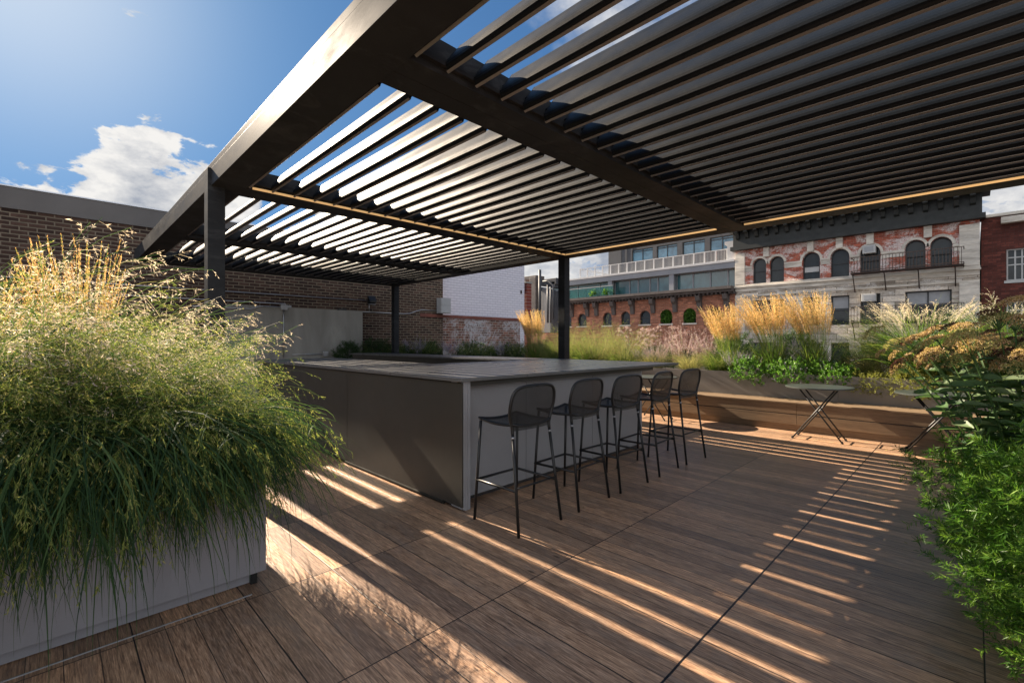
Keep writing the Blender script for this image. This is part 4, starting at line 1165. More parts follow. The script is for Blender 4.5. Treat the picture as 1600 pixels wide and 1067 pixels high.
wsp = [(8.9, 9.7, zb, 0.0, 0.8), (8.8, 10.6, zb, 1.0, 0.75), (8.2, 11.95, zb, 2.0, 0.9), (7.1, 12.1, zb, 3.0, 0.75), (8.95, 8.8, zb, 4.0, 0.85), (6.2, 12.1, zb, 5.0, 0.55)]
place(wg, wsp, ['shaded grass mound below the long reddish flashing, nearer the reed grass', 'shaded grass mound below the middle of the reddish flashing', 'tall shaded grass under the grey junction box',
                'shaded grass right of the rear pergola post', 'grey green grass at the foot of the lone golden reed grass', 'low shaded grass left of the rear pergola post'])
lv = airy_flowers('', 'shaded lavender plants near the brick wall', 0.7, 45, 'flower_violet', spike=True)
place(lv, [(8.9, 9.3, zb, 0, 0.9), (7.7, 12.0, zb, 2, 1.0), (8.6, 11.3, zb, 4, 0.9)], ['lavender coloured plant before the whitewashed brick', 'lavender coloured plant under the grey conduit bend', 'lavender coloured plant at the planter corner'])

# bits of straw and leaves lying on the deck
f = FM()
rng = np.random.default_rng(5)
n = 150
cx = np.concatenate([U(1.0, 2.3, 50), U(1.5, 7.9, 60), U(7.6, 8.12, 40)]); cy = np.concatenate([U(2.6, 5.5, 50), U(-0.1, 2.6, 60), U(-0.2, 5, 40)])
az = U(0, 6.28, n)
f.diamonds(np.stack([cx, cy, np.full(n, 0.0035)], -1), np.stack([np.cos(az), np.sin(az), np.full(n, 0.03)], -1), U(0.012, 0.05, n), U(0.002, 0.006, n), U(0, 1, n))
lit = f.build('leaf_litter', M['leaf_straw'], None); lit['kind'] = 'stuff'

# ------------------------------------------------------------------ neighbouring brick wall with pipes
WY = 12.6
wl = thing('brick_wall', (2, 12.7, 0), 'tall sooty dark brick wall with a grey stucco coping', 'wall')
xw = 9.26
MB().box(-12, xw, WY, WY + 0.35, -0.1, 3.86).build('brickwork', M['brick_dark'], wl)
MB().box(-12, xw + 0.02, WY - 0.03, WY + 0.42, 3.861, 4.26).build('coping', M['coping'], wl)
MB().box(-12, xw + 0.04, WY - 0.045, WY + 0.44, 4.261, 4.285).build('metal_cap', M['trim'], wl)
rpn = thing('rendered_panel', (3.5, 12.5, 0), 'weathered cement rendered panel at the foot of the brick wall', 'wall')
MB().box(2.6, 4.13, 12.43, WY - 0.002, 0.0, 2.285).box(4.135, 6.30, 12.44, WY - 0.002, 0.0, 2.27).build('render_panel', M['concrete'], rpn)
lw = thing('low_brick_wall', (11, 12.7, 0), 'lower brick wall with whitewash stains below the white building', 'wall')
MB().box(xw + 0.001, 13.0, WY + 0.01, WY + 0.35, -0.1, 2.2).build('brickwork', M['brick_patch'], lw)
MB().box(8.35, 13.04, WY - 0.02, WY + 0.36, 2.201, 2.30).build('flashing', M['rust'], lw)
wb = thing('white_brick_building', (11, 13.2, 0), 'white painted brick side wall standing behind the low brick wall', 'building')
MB().box(9.66, 13.86, 13.2, 16.0, -14, 6.2).build('wall', M['brick_white'], wb)
rs = thing('red_brick_chimney', (14.1, 13.6, 0), 'narrow red brick strip right of the white brick wall', 'building')
xa, _ = ony(819, 470, 13.4); xb, _ = ony(826.5, 470, 13.4)
MB().box(xa + 0.1, xb + 0.1, 13.35, 14.5, -14, ony(822, 443, 13.4)[1]).build('wall', M['brick_red_side'], rs)
MB().box(xa + 0.05, xb + 0.12, 13.32, 14.5, ony(822, 443, 13.4)[1] + 0.001, ony(822, 440, 13.4)[1]).build('coping', M['concrete'], rs)
# conduits
def conduit(pts, label, r=0.014):
    t = MB().tube(pts, r, 8).build('conduit', M['steel'], None, smooth=True)
    return tag(t, label, 'pipe', 'galvanised conduits on the brick wall')
yc = WY - 0.02
conduit([(-2, yc, 2.585), (6.49, yc, 2.60)], 'long upper grey conduit running across the dark bricks')
conduit([(-1, yc, 2.37), (3.9, yc, 2.37), (4.24, yc, 2.37), (4.26, yc, 2.30)], 'short middle grey conduit ending above the rendered panel')
conduit([(4.14, 12.41, 1.0), (4.14, 12.41, 2.21)], 'vertical grey conduit on the rendered panel')
conduit([(2.2, 12.41, 2.2), (3.4, 12.41, 2.19), (3.6, 12.41, 2.27), (4.08, 12.41, 2.27)], 'bent grey conduit entering the round box on the rendered panel')
conduit([(4.35, 12.41, 1.06), (5.15, 12.41, 1.06)], 'low grey conduit near the counter height on the rendered panel')
conduit([(5.85, yc - 0.01, 2.262), (7.7, yc - 0.01, 2.262), (7.95, yc - 0.01, 2.28), (8.2, yc - 0.01, 2.37), (8.4, yc - 0.01, 2.42), (9.0, yc - 0.01, 2.42)], 'grey conduit that bends upward to the junction box')
conduit([(6.58, yc, 2.28), (6.58, yc, 2.56)], 'tiny vertical conduit under the black wall lamp', 0.012)
def jbox(x0, x1, z0, z1, y, d, m_, label, nm='junction_box', cat='junction box'):
    o = MB().bbox(x0, x1, y - d, y, z0, z1, 0.006).build(nm, m_, None)
    return tag(o, label, cat)
jbox(4.07, 4.22, 2.20, 2.33, 12.43, 0.08, M['box_grey'], 'small grey box on top of the vertical conduit')
jbox(4.24, 4.36, 2.215, 2.33, 12.58, 0.09, M['box_grey'], 'small grey box at the end of the middle conduit')
jbox(5.62, 5.84, 2.19, 2.32, WY, 0.12, M['black_metal'], 'small black box at the start of the lower conduit')
jbox(5.15, 5.28, 1.0, 1.13, 12.44, 0.07, M['box_grey'], 'small grey outlet box low on the rendered panel')
wlm = thing('wall_lamp', (6.63, WY - 0.08, 2.6), 'black wall lamp at the end of the upper conduit', 'lamp')
MB().prism([(12.60, 2.50), (12.60, 2.74), (12.55, 2.74), (12.44, 2.60), (12.44, 2.55)], 'x', 6.53, 6.74).build('housing', M['black_metal'], wlm)
MB().box(6.55, 6.72, 12.45, 12.58, 2.485, 2.499).build('lens', M['box_grey'], wlm)
eb = thing('electrical_box', (9.1, 12.5, 2.4), 'large grey metal electrical box where brick meets white wall', 'electrical box')
MB().bbox(8.98, 9.38, 12.32, WY - 0.031, 2.33, 2.83, 0.006).build('housing', M['box_grey'], eb)
MB().bbox(9.0, 9.36, 12.306, 12.3185, 2.35, 2.575, 0.002).bbox(9.0, 9.36, 12.306, 12.3185, 2.59, 2.81, 0.002).build('door', M['box_grey'], eb)
hk = MB().box(13.62, 13.66, 13.14, 13.199, 3.37, 3.50).build('wall_bracket', M['iron'], None); tag(hk, 'tiny dark iron bracket high on the white brick wall', 'bracket')

# ------------------------------------------------------------------ street facades on the plane x = FX
FX = 40.0
def arch_poly(y0, y1, z0, z1, n=12):
    """rectangle with a half-round head; y0<y1"""
    r = (y1 - y0) / 2; c = (y0 + y1) / 2; zs_ = z1 - r
    return [(y0, z0), (y1, z0)] + [(c + r * math.cos(math.pi * k / n), zs_ + r * math.sin(math.pi * k / n)) for k in range(n + 1)]
def rect_poly(y0, y1, z0, z1): return [(y0, z0), (y1, z0), (y1, z1), (y0, z1)]
def wall_rows(mb, y0, y1, rows, x, depth):
    """flat wall facing -x with real openings; rows = [(z bottom, z top, [hole polygons])]"""
    def quad(a, b, c, d): mb.add([(x, *a), (x, *b), (x, *c), (x, *d)], [(0, 1, 2, 3)])
    for zb, zt_, holes in rows:
        cur = y0
        for h in sorted(holes, key=lambda h: h[0][0]):
            a, z0 = h[0]; b = h[1][0]
            if a > cur + 1e-4: quad((cur, zb), (a, zb), (a, zt_), (cur, zt_))
            if z0 > zb + 1e-4: quad((a, zb), (b, zb), (b, z0), (a, z0))
            top = h[2:]
            for p, q_ in zip(top[:-1], top[1:]):
                if abs(p[0] - q_[0]) > 1e-5: quad(q_, p, (p[0], zt_), (q_[0], zt_))
            cur = b
            n_ = len(h)
            mb.add([(x, *p) for p in h] + [(x + depth, *p) for p in h], [(i, (i + 1) % n_, n_ + (i + 1) % n_, n_ + i) for i in range(n_)])
        if cur < y1 - 1e-4: quad((cur, zb), (y1, zb), (y1, zt_), (cur, zt_))
def shrink(poly, d):
    ys = [p[0] for p in poly]; zs_ = [p[1] for p in poly]
    cy = (min(ys) + max(ys)) / 2; cz = (min(zs_) + max(zs_)) / 2
    sy = 1 - 2 * d / (max(ys) - min(ys)); sz = 1 - 2 * d / (max(zs_) - min(zs_))
    return [(cy + (a - cy) * sy, cz + (b - cz) * sz) for a, b in poly]
def window(parent, poly, x, glass, frame, bars=(0.5,), vbars=(), d=0.07, blind=None):
    """frame ring + bars with a pane as its child, set back in the opening"""
    q = MB()
    inn = shrink(poly, d)
    n_ = len(poly)
    q.add([(x, a, b) for a, b in poly] + [(x, a, b) for a, b in inn] + [(x + 0.08, a, b) for a, b in inn],
          [(i, (i + 1) % n_, n_ + (i + 1) % n_, n_ + i) for i in range(n_)] + [(n_ + i, n_ + (i + 1) % n_, 2 * n_ + (i + 1) % n_, 2 * n_ + i) for i in range(n_)])
    ys = [p[0] for p in inn]; zs_ = [p[1] for p in inn]
    y0, y1, z0, z1 = min(ys), max(ys), min(zs_), max(zs_)
    for f_ in bars: q.box(x + 0.015, x + 0.06, y0 + 0.001, y1 - 0.001, z0 + (z1 - z0) * f_ - 0.035, z0 + (z1 - z0) * f_ + 0.035)
    for f_ in vbars: q.box(x + 0.012, x + 0.055, y0 + (y1 - y0) * f_ - 0.035, y0 + (y1 - y0) * f_ + 0.035, z0, z1 - 0.02)
    w_ = q.build('window', frame, parent)
    MB().add([(x + 0.078, a, b) for a, b in inn], [tuple(range(n_))]).build('pane', glass, w_)
    if blind:
        fr, m_ = blind
        MB().box(x + 0.062, x + 0.072, y0 + 0.03, y1 - 0.03, z1 - (z1 - z0) * fr, z1 - 0.02).build('blind', m_, w_)
    return w_
def c6(x, y): return 1120 + x / 3.3333, 300 + y / 3.3333
def c5(x, y): return 800 + x / 4.0, 340 + y / 4.0
def span(cf, x0, x1, top, bot, X=FX):
    px0, _ = cf(x0, 0); px1, _ = cf(x1, 0)
    ya = onx(px1, 400, X)[0]; yb = onx(px0, 400, X)[0]
    pm, t_ = cf((x0 + x1) / 2, top); _, b_ = cf(0, bot)
    return ya, yb, onx(pm, b_, X)[1], onx(pm, t_, X)[1]

# --- old distressed building
ob = thing('old_brick_building', (40, 7, -14), 'old red brick and stone building with peeling whitewash and arched windows', 'building')
yR = onx(1531, 400, FX)[0]; yL = onx(1149.5, 400, FX)[0]
zstr = onx(1312, 438, FX)[1]; zcor = onx(1340, 368, FX)[1]
arched = [(187, 257, 345, 480), (275, 350, 335, 473), (447, 537, 313, 460), (593, 690, 297, 448), (748, 852, 275, 435), (980, 1087, 252, 415), (1112, 1226, 238, 402)]
lower = [(187, 350, 563, 712), (447, 537, 552, 700), (593, 690, 540, 690), (748, 852, 527, 686), (980, 1224, 510, 668)]
lower2 = [(187, 350, 800, 960), (447, 537, 790, 950), (593, 690, 780, 940), (748, 852, 770, 930), (980, 1224, 750, 910)]
spA = [span(c6, *a) for a in arched]; spL = [span(c6, *a) for a in lower]; spL2 = [span(c6, *a) for a in lower2]
zA0 = sum(s_[2] for s_ in spA) / len(spA); zA1 = sum(s_[3] for s_ in spA) / len(spA)
zL0 = sum(s_[2] for s_ in spL) / len(spL); zL1 = sum(s_[3] for s_ in spL) / len(spL)
zD = zL0 - (zA0 - zL0)
q = MB()
holesA = [arch_poly(a, b, zA0, zA1) for a, b, _, _ in spA]
wall_rows(q, yR, yL, [(zstr + 0.25, zcor, holesA)], FX, 0.35)
q.build('upper_wall', M['brick_old'], ob)
q = MB()
holesL = [rect_poly(a, b, zL0, zL1) for a, b, _, _ in spL]; holesD = [rect_poly(a, b, zD, zD + zL1 - zL0) for a, b, _, _ in spL]
wall_rows(q, yR, yL, [(zD + 3.0, zstr - 0.001, holesL), (-14, zD + 3.0, holesD)], FX + 0.01, 0.35)
q.build('lower_wall', M['stone_wall'], ob)
MB().box(FX + 0.5, FX + 12, yR + 0.01, yL - 0.01, -14, zcor + 1.5).build('body', M['interior'], ob)
MB().box(FX + 0.02, FX + 12, yR, yR + 0.009, -14, zcor + 1.5).box(FX + 0.02, FX + 12, yL - 0.009, yL, -14, zcor + 1.5).build('party_wall', M['brick_old'], ob)
lb = [None, (0.38, M['frame_light']), None, None, None, (0.5, M['box_grey']), (0.1, M['box_grey'])]
for i, h in enumerate(holesA):
    window(ob, h, FX + 0.25, M['glass'], M['frame_dark'], bars=(0.5,), blind=None)
for i, h in enumerate(holesL):
    window(ob, h, FX + 0.26, M['glass'], M['frame_dark'], bars=(0.5,), vbars=(0.5,) if i in (0, 4) else (), blind=(0.42, M['box_grey']) if i in (2, 4) else None)
for i, h in enumerate(holesD):
    window(ob, h, FX + 0.26, M['glass'], M['frame_dark'], bars=(0.5,), vbars=(0.5,) if i in (0, 4) else ())
# stone trim: string course, impost band, arches, pilaster blocks, keystones
q = MB()
q.box(FX - 0.22, FX + 0.3, yR - 0.05, yL + 0.05, zstr, zstr + 0.11); q.box(FX - 0.15, FX + 0.3, yR - 0.02, yL + 0.02, zstr + 0.111, zstr + 0.249)
q.box(FX - 0.10, FX + 0.008, yR, yL, zstr - 0.75, zstr - 0.62); q.box(FX - 0.06, FX + 0.008, yR, yL, zstr - 0.30, zstr - 0.002)
q.build('string_course', M['stone'], ob)
r_ = 0.62
q = MB()
zi = zA1 - (spA[3][1] - spA[3][0]) / 2 - 0.02
edges = sorted([yR] + [v for a in spA for v in (a[0], a[1])] + [yL])
for a, b in zip(edges[0::2], edges[1::2]):
    if b - a > 0.5:
        MB().box(FX - 0.10, FX - 0.002, a + 0.03, b - 0.03, zi - 0.12, zi + 0.02).box(FX - 0.05, FX - 0.002, a + 0.05, b - 0.05, zi - 0.42, zi - 0.121).build('impost_band', M['stone'], ob)
for a, b, _, _ in spA:
    r0 = (b - a) / 2; c = (a + b) / 2; zc_ = zA1 - r0
    q = MB()
    n_ = 14; pts = []
    for k in range(n_):
        a0 = math.pi * k / n_; a1 = math.pi * (k + 1) / n_
        for rr0, rr1, xo in ((r0 + 0.01, r0 + 0.17, 0.06), ):
            P_ = [(c + rr0 * math.cos(a0), zc_ + rr0 * math.sin(a0)), (c + rr1 * math.cos(a0), zc_ + rr1 * math.sin(a0)), (c + rr1 * math.cos(a1), zc_ + rr1 * math.sin(a1)), (c + rr0 * math.cos(a1), zc_ + rr0 * math.sin(a1))]
            q.prism(P_, 'x', FX - xo, FX - 0.001)
    q.build('window_arch', M['stone'], ob)
    MB().box(FX - 0.12, FX - 0.002, a - 0.1, b + 0.1, zA0 - 0.12, zA0 - 0.002).build('sill', M['stone'], ob)
for (a, b) in ((yR, yR + 0.9), (yL - 0.75, yL)):
    for (zlo, zhi) in ((-3.0, zstr - 0.75), (zstr + 0.26, zstr + 2.5)):
        q = MB(); z_ = zlo
        while z_ < zhi:
            q.bbox(FX - 0.16, FX - 0.001, a, b, z_, z_ + 0.425, 0.02); z_ += 0.425
        q.build('quoin_strip', M['stone'], ob)
for px in (1198, 1267, 1312, 1360, 1450):
    y_, z_ = onx(px, 380, FX)
    MB().box(FX - 0.22, FX - 0.002, y_ - 0.2, y_ + 0.2, zcor - 0.75, zcor - 0.02).build('keystone', M['stone'], ob)
# deep dark cornice with brackets
q = MB()
q.box(FX - 0.55, FX + 1, yR - 0.25, yL + 0.25, zcor, zcor + 0.30)
q.box(FX - 0.30, FX + 1, yR - 0.1, yL + 0.1, zcor + 0.301, zcor + 1.55)
q.box(FX - 1.15, FX + 1, yR - 0.45, yL + 0.45, zcor + 1.551, zcor + 1.95)
q.box(FX - 1.35, FX + 1, yR - 0.55, yL + 0.55, zcor + 1.951, zcor + 2.2)
co_ = q.build('cornice', M['dark_cornice'], ob)
nb = 20
for k in range(nb):
    y_ = yR + 0.3 + (yL - yR - 0.6) * k / (nb - 1)
    MB().prism([(FX - 0.95, zcor + 1.548), (FX - 0.305, zcor + 1.548), (FX - 0.305, zcor + 0.85), (FX - 0.5, zcor + 0.95), (FX - 0.62, zcor + 1.25), (FX - 0.95, zcor + 1.35)], 'y', y_ - 0.12, y_ + 0.12).build('bracket', M['dark_cornice'], co_)
# air conditioners
for (x0, x1, t_, b_) in ((762, 830, 280, 322), (757, 832, 531, 571)):
    a, b, z0, z1 = span(c6, x0, x1, t_, b_)
    ac = MB().bbox(FX - 0.35, FX + 0.2, a, b, z0, z1, 0.02).build('air_conditioner', M['frame_light'], ob)
    MB().box(FX - 0.362, FX - 0.351, a + 0.12, b - 0.12, z0 + 0.1, z1 - 0.1).build('grille', M['box_grey'], ac)
a, b, z0, z1 = span(c6, 455, 530, 390, 416)
MB().box(FX + 0.2, FX + 0.24, a, b, z0, z1).build('window_board', M['frame_light'], ob)
# fire escape balconies
def balcony(x0, x1, zf, hgt, stepx):
    fe = MB()
    ya = onx(c6(x1, 0)[0], 400, FX)[0]; yb = onx(c6(x0, 0)[0], 400, FX)[0]
    for k in range(6): fe.box(FX - 1.1 + k * 0.18, FX - 1.1 + k * 0.18 + 0.07, ya, yb, zf, zf + 0.05)
    fe.box(FX - 1.14, FX - 0.2, ya, ya + 0.06, zf - 0.06, zf - 0.001); fe.box(FX - 1.14, FX - 0.2, yb - 0.06, yb, zf - 0.06, zf - 0.001)
    for zz_ in (zf + hgt, zf + hgt * 0.12):
        fe.box(FX - 1.14, FX - 1.10, ya, yb, zz_, zz_ + 0.04)
        for y_ in (ya, yb - 0.04): fe.box(FX - 1.10, FX - 0.02, y_, y_ + 0.04, zz_, zz_ + 0.04)
    y_ = ya + 0.1
    while y_ < yb:
        fe.box(FX - 1.135, FX - 1.11, y_, y_ + 0.028, zf + 0.05, zf + hgt); y_ += stepx
    y_ = ya + 0.4
    while y_ < yb:
        fe.tube([(FX - 1.1, y_, zf - 0.02), (FX - 0.75, y_, zf - 0.25), (FX - 0.02, y_, zf - 1.2)], 0.035, 5); y_ += 1.7
    o = fe.build('fire_escape', M['iron'], ob)
    return o
balcony(712, 1290, zstr + 0.27, 1.05, 0.17)
balcony(712, 1290, zstr + 0.27 - (zA0 - zL0), 1.05, 0.17)

# --- right hand plain brick building
rb = thing('plain_brick_building', (40, -6, -14), 'plain dark red brick building with white sash windows at the right edge', 'building')
yR2 = -14.0; yL2 = yR - 0.06
zt2 = onx(1560, 337, FX)[1]
win = []
for (x0, x1) in ((1573, 1612), (1640, 1680)):
    a = onx(x1, 400, FX)[0]; b = onx(x0, 400, FX)[0]
    for (t_, b_) in ((387, 437), (470, 522)):
        pm = 1590; win.append((a, b, onx(pm, b_, FX)[1], onx(pm, t_, FX)[1]))
q = MB(); zmid = (win[0][2] + win[1][3]) / 2
wall_rows(q, yR2, yL2, [(-14, zmid, [rect_poly(*win[i]) for i in (1, 3)]), (zmid, zt2, [rect_poly(*win[i]) for i in (0, 2)])], FX + 0.3, 0.3)
q.build('wall', M['brick_right'], rb)
MB().box(FX + 0.8, FX + 12, yR2, yL2, -14, zt2 - 0.1).build('body', M['interior'], rb)
MB().box(FX + 0.15, FX + 1.0, yR2, yL2, zt2 + 0.001, zt2 + 0.16).box(FX - 0.2, FX + 0.29, yR2, onx(1564, 400, FX)[0], zt2 - 0.5, zt2 - 0.15).build('coping', M['stone'], rb)
for a, b, z0, z1 in win:
    window(rb, rect_poly(a, b, z0, z1), FX + 0.42, M['glass'], M['frame_light'], bars=(0.5, 0.75), vbars=(0.33, 0.66))
    MB().box(FX + 0.22, FX + 0.299, a - 0.1, b + 0.1, z0 - 0.15, z0 - 0.005).build('sill', M['frame_light'], rb)

# --- low ornate building with glass storeys on its roof
lo_ = thing('arcaded_brick_building', (40, 25, -14), 'brown brick building with small arched windows under a bracketed cornice', 'building')
yA = yL + 0.03; yB_ = onx(838, 400, FX)[0]
zc0 = onx(1000, 469.5, FX)[1]; zc0 = (zc0 + onx(1140, 459, FX)[1]) / 2
sm = [(-20, 20, 613, 688), (120, 165, 610, 683), (240, 285, 608, 683), (328, 372, 603, 680), (410, 466, 597, 675), (567, 623, 592, 675), (680, 738, 588, 671), (797, 865, 583, 668), (927, 1001, 577, 664), (1071, 1150, 568, 660), (1224, 1302, 558, 655)]
sp = [span(c5, *a) for a in sm]
z0m = sum(s_[2] for s_ in sp[4:]) / 7; z1m = sum(s_[3] for s_ in sp[4:]) / 7
hl = [arch_poly(a, b, z0m, z1m, 10) for a, b, _, _ in sp]
hl2 = [arch_poly(a, b, z0m - 4.0, z1m - 3.6, 10) for a, b, _, _ in sp]
q = MB(); wall_rows(q, yA, yB_, [(-14, z0m - 1.0, hl2), (z0m - 1.0, zc0, hl)], FX, 0.3)
q.build('wall', M['brick_low'], lo_)
MB().box(FX + 0.5, FX + 14, yA, yB_, -14, zc0 - 0.01).build('body', M['interior'], lo_)
for h in hl: 
    window(lo_, h, FX + 0.2, M['glass'], M['frame_dark'], bars=(0.5,))
    a = min(p[0] for p in h); b = max(p[0] for p in h)
    MB().box(FX - 0.12, FX - 0.002, a - 0.08, b + 0.08, z0m - 0.13, z0m - 0.003).build('sill', M['stone'], lo_)
for h in hl2: window(lo_, h, FX + 0.2, M['glass'], M['frame_dark'], bars=(0.5,))
q = MB()
q.box(FX - 0.25, FX + 0.4, yA - 0.1, yB_ + 0.3, zc0, zc0 + 0.16); q.box(FX - 0.75, FX + 0.4, yA + 0.02, yB_ + 0.5, zc0 + 0.161, zc0 + 0.36); q.box(FX - 1.0, FX + 0.4, yA + 0.02, yB_ + 0.6, zc0 + 0.361, zc0 + 0.60)
cr = q.build('cornice', M['bronze_cornice'], lo_)
q = MB(); y_ = yA + 0.2
while y_ < yB_: q.box(FX - 0.55, FX - 0.255, y_, y_ + 0.15, zc0 + 0.02, zc0 + 0.158); y_ += 0.36
q.build('dentils', M['bronze_cornice'], cr)
for x_ in (165, 270, 380, 475, 532, 640, 757, 885, 1023, 1176, 1345):
    y_ = onx(c5(x_, 0)[0], 400, FX)[0]
    MB().prism([(FX - 0.7, zc0 - 0.001), (FX - 0.002, zc0 - 0.001), (FX - 0.002, zc0 - 1.3), (FX - 0.2, zc0 - 1.32), (FX - 0.26, zc0 - 1.0), (FX - 0.34, zc0 - 0.6), (FX - 0.6, zc0 - 0.4)], 'y', y_ - 0.19, y_ + 0.19).build('bracket', M['bronze_cornice'], lo_)
# glass storey
gs = thing('glass_roof_storey', (41, 25, zc0), 'modern glazed storey with grey frames on top of the arcaded brick building', 'building')
GX = FX + 0.6
zf = zc0 + 0.601
zg1 = onx(c5(1200, 0)[0], c5(0, 340)[1], GX)[1]; zg2 = onx(c5(1200, 0)[0], c5(0, 305)[1], GX)[1]
MB().box(GX - 0.7, GX + 13, yA, yB_ - 3.0, zg1, zg1 + 0.5).build('roof_slab', M['grey_panel'], gs)
MB().box(GX - 0.78, GX + 13, yA, yB_ - 2.9, zg1 + 0.501, zg1 + 0.66).build('roof_edge', M['pale'], gs)
for x_ in (632, 1015):
    y_ = onx(c5(x_, 0)[0], 400, GX)[0]; MB().box(GX - 0.62, GX - 0.2, y_ - 0.22, y_ + 0.22, zf, zg1 - 0.001).build('column', M['grey_panel'], gs)
px_ = [1395, 1350, 1240, 1132, 1030, 1004, 912, 862, 788, 735, 643, 620, 550, 410, 335, 250]
ys = [onx(c5(v, 0)[0], 400, GX)[0] for v in px_]
for a, b in zip(ys[:-1], ys[1:]):
    w_ = window(gs, rect_poly(a, b, zf + 0.02, zg1 - 0.02), GX, M['glass_teal'], M['grey_panel'], bars=(), d=0.05)
MB().box(GX + 0.2, GX + 12, yA, ys[-1], zf, zg1 - 0.01).build('body', M['interior'], gs)
# penthouse
ph = thing('dark_penthouse', (44, 20, zg1), 'dark clad penthouse with big blue windows behind the roof railing', 'building')
PX_ = FX + 3.5
zp = zg1 + 0.67
yq0 = onx(c5(603, 0)[0], 400, PX_)[0]
wn_ = [(1237, 1392, 110, 210), (1065, 1205, 140, 232), (905, 1033, 172, 250), (750, 880, 200, 272)]
wp2 = [span(c5, *a, X=PX_) for a in wn_]
za = sum(s_[2] for s_ in wp2) / 4; zb_ = sum(s_[3] for s_ in wp2) / 4
q = MB(); wall_rows(q, onx(1150, 400, PX_)[0] - 2, yq0, [(zp, zb_ + 1.2, [rect_poly(a, b, za, zb_) for a, b, _, _ in wp2])], PX_, 0.2)
q.build('wall', M['dark_panel'], ph)
for a, b, _, _ in wp2: window(ph, rect_poly(a, b, za, zb_), PX_ + 0.1, M['glass_blue'], M['frame_dark'], bars=(0.86,), vbars=(0.5,))
MB().box(PX_ + 0.3, PX_ + 8, onx(1150, 400, PX_)[0] - 2, yq0, zp, zb_ + 1.19).build('body', M['dark_panel'], ph)
for k in range(3):
    y_ = yq0 - 1.6 - 0.7 * k
    MB().box(PX_ - 0.03, PX_ - 0.002, y_ - 0.02, y_, zp + 0.05, zb_ + 1.1).build('cladding_joint', M['frame_dark'], ph)
# roof railing
rl = thing('roof_railing', (41, 25, zp), 'light grey metal railing along the roof terrace of the modern storey', 'railing')
RX = FX + 0.4
yr0 = onx(c5(1345, 0)[0], 400, RX)[0]; yr1 = onx(c5(425, 0)[0], 400, RX)[0]
q = MB(); q.box(RX, RX + 0.06, yr0, yr1, zp + 1.0, zp + 1.06); q.box(RX, RX + 0.05, yr0, yr1, zp + 0.08, zp + 0.12)
q.box(RX, RX + 6, yr1, yr1 + 0.05, zp + 1.0, zp + 1.06)
q.build('handrail', M['pale'], rl)
k = 0; y_ = yr0
while y_ <= yr1 + 0.01:
    MB().box(RX - 0.01, RX + 0.07, y_ - 0.05, y_ + 0.05, zp, zp + 0.999).build('post', M['pale'], rl); y_ += (yr1 - yr0) / 16
q = MB(); y_ = yr0 + 0.1
while y_ < yr1: q.box(RX + 0.02, RX + 0.035, y_, y_ + 0.02, zp + 0.12, zp + 0.999); y_ += 0.12
q.build('balusters', M['pale'], rl)
MB().box(RX - 0.3, RX + 0.5, yA, yr0 - 0.1, zp, zp + 1.35).box(RX - 0.3, RX + 0.5, yA, yA + 0.9, zp + 1.351, zp + 1.6).build('end_wall', M['pale'], rl)
# glass balustrade on the old cornice
gb = thing('glass_balustrade', (40, 33, zf), 'glass balustrade above the left end of the bracketed cornice', 'railing')
yg0 = onx(c5(632, 0)[0], 400, FX - 0.5)[0]; yg1 = onx(c5(222, 0)[0], 400, FX - 0.5)[0]
def clear_glass():
    m_, n, out = mat('clear_green_glass')
    b = n.node('ShaderNodeBsdfPrincipled'); b.inputs['Base Color'].default_value = (0.15, 0.35, 0.33, 1); b.inputs['Roughness'].default_value = 0.05
    t = n.node('ShaderNodeBsdfTransparent', {'Color': (0.75, 0.92, 0.9, 1)})
    mx = n.node('ShaderNodeMixShader', {0: 0.82}); n.l.new(b.outputs[0], mx.inputs[1]); n.l.new(t.outputs[0], mx.inputs[2]); n.l.new(mx.outputs[0], out.inputs[0])
    return m_
M['clear'] = clear_glass()
k = (yg1 - yg0) / 8
for i in range(8):
    MB().box(FX - 0.5, FX - 0.48, yg0 + i * k + 0.03, yg0 + (i + 1) * k - 0.03, zf, zf + 1.0).build('glass_panel', M['clear'], gb)
MB().box(FX - 0.52, FX - 0.46, yg0, yg1, zf + 1.001, zf + 1.05).build('handrail', M['pale'], gb)
# roof plant pots on the terrace
for i, (x_, lab) in enumerate(((515, 'small round green plant on the glass balustrade terrace'), (600, 'low green plant further right on the glass balustrade terrace'))):
    y_ = onx(c5(x_, 0)[0], 400, FX - 0.1)[0]
    o = shrub('potted_plant', lab, 'plant', None, 0.55, 0.55, 0.35, n=90, L=(0.2, 0.4), nl=14, leafl=(0.08, 0.16), leafw=(0.05, 0.09), zmin=-0.5)
    o.location = (FX - 0.1, y_, zf + 0.35)
# leaf masses added in two arched windows to imitate reflected trees
for i, lab in ((8, 'added green leaves imitating a tree reflection in an arched window, the left one of two'), (9, 'added green leaves imitating a tree reflection in an arched window, the right one of two')):
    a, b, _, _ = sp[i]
    o = shrub('tree_reflection', lab, 'plant', 'added leaves imitating tree reflections in two arched windows', 0.07, (b - a) * 0.46, (z1m - z0m) * 0.46, n=150, L=(0.15, 0.3), nl=12, leafl=(0.10, 0.2), leafw=(0.06, 0.12), leaf='leaf_lime', zmin=-1.0)
    o.location = (FX + 0.10, (a + b) / 2, (z0m + z1m) / 2 - 0.02)
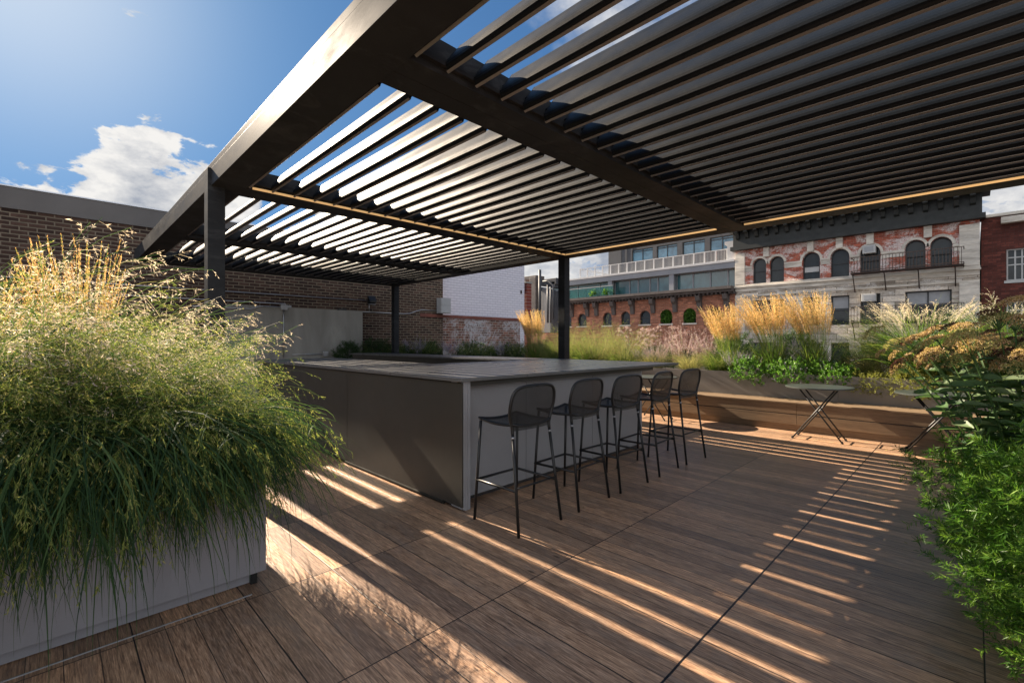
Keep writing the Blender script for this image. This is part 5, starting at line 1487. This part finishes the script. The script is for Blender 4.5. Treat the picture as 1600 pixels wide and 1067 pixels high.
# --- mechanical roof plant left of the middle post
mp = thing('rooftop_machinery', (22, 20, 2), 'grey rooftop machinery with vertical ducts beside the white wall', 'machinery')
MX = 24.0
def mbx(x0, x1, y0, y1, nm, m_, dx0=0.0, dx1=1.0):
    ya = onx(x1, 400, MX)[0]; yb = onx(x0, 400, MX)[0]; pm = (x0 + x1) / 2
    return MB().bbox(MX + dx0, MX + dx1, ya, yb, onx(pm, y1, MX)[1], onx(pm, y0, MX)[1], 0.03).build(nm, m_, mp)
mbx(826, 838, 448, 520, 'duct', M['grey_panel'], 0.2, 1.5)
mbx(833, 843, 434, 520, 'duct', M['bronze_cornice'], -0.4, 0.1)
mbx(843, 857, 452, 520, 'casing', M['grey_panel'], 0.2, 1.5)
mbx(857, 869, 455, 520, 'casing', M['dark_panel'], 0.2, 1.5)
mbx(820, 842, 432, 438, 'duct', M['bronze_cornice'], -0.3, 0.6)
mbx(846, 872, 436, 446, 'hood', M['dark_panel'], -0.2, 0.8)
mbx(862, 870, 440, 450, 'hood', M['dark_panel'], -0.2, 0.8)
for x_, t_, r in ((843.5, 424, 0.10), (856, 446, 0.07), (860.5, 446, 0.06)):
    y_, _ = onx(x_, 400, MX - 0.5); MB().tube([(MX - 0.5, y_, onx(x_, 505, MX)[1]), (MX - 0.5, y_, onx(x_, t_, MX)[1])], r, 10).build('vent_pipe', M['dark_panel'], mp, smooth=True)
y0_, z0_ = onx(850, 440, MX - 0.5); y1_, z1_ = onx(866, 446, MX - 0.5); y2_, z2_ = onx(866, 498, MX - 0.5)
MB().tube([(MX - 0.6, y0_, z0_), (MX - 0.6, (y0_ + y1_) / 2, z0_), (MX - 0.6, y1_, z1_), (MX - 0.6, y2_, z2_)], 0.06, 10).build('vent_pipe', M['dark_panel'], mp, smooth=True)
nbd = thing('neighbour_roof', (22, 20, -14), 'low neighbouring roof block under the rooftop machinery', 'building')
MB().box(MX - 1, MX + 8, onx(869, 400, MX)[0], 26, -14, onx(840, 522, MX)[1]).build('body', M['brick_low'], nbd)
print('objects', len(bpy.data.objects))
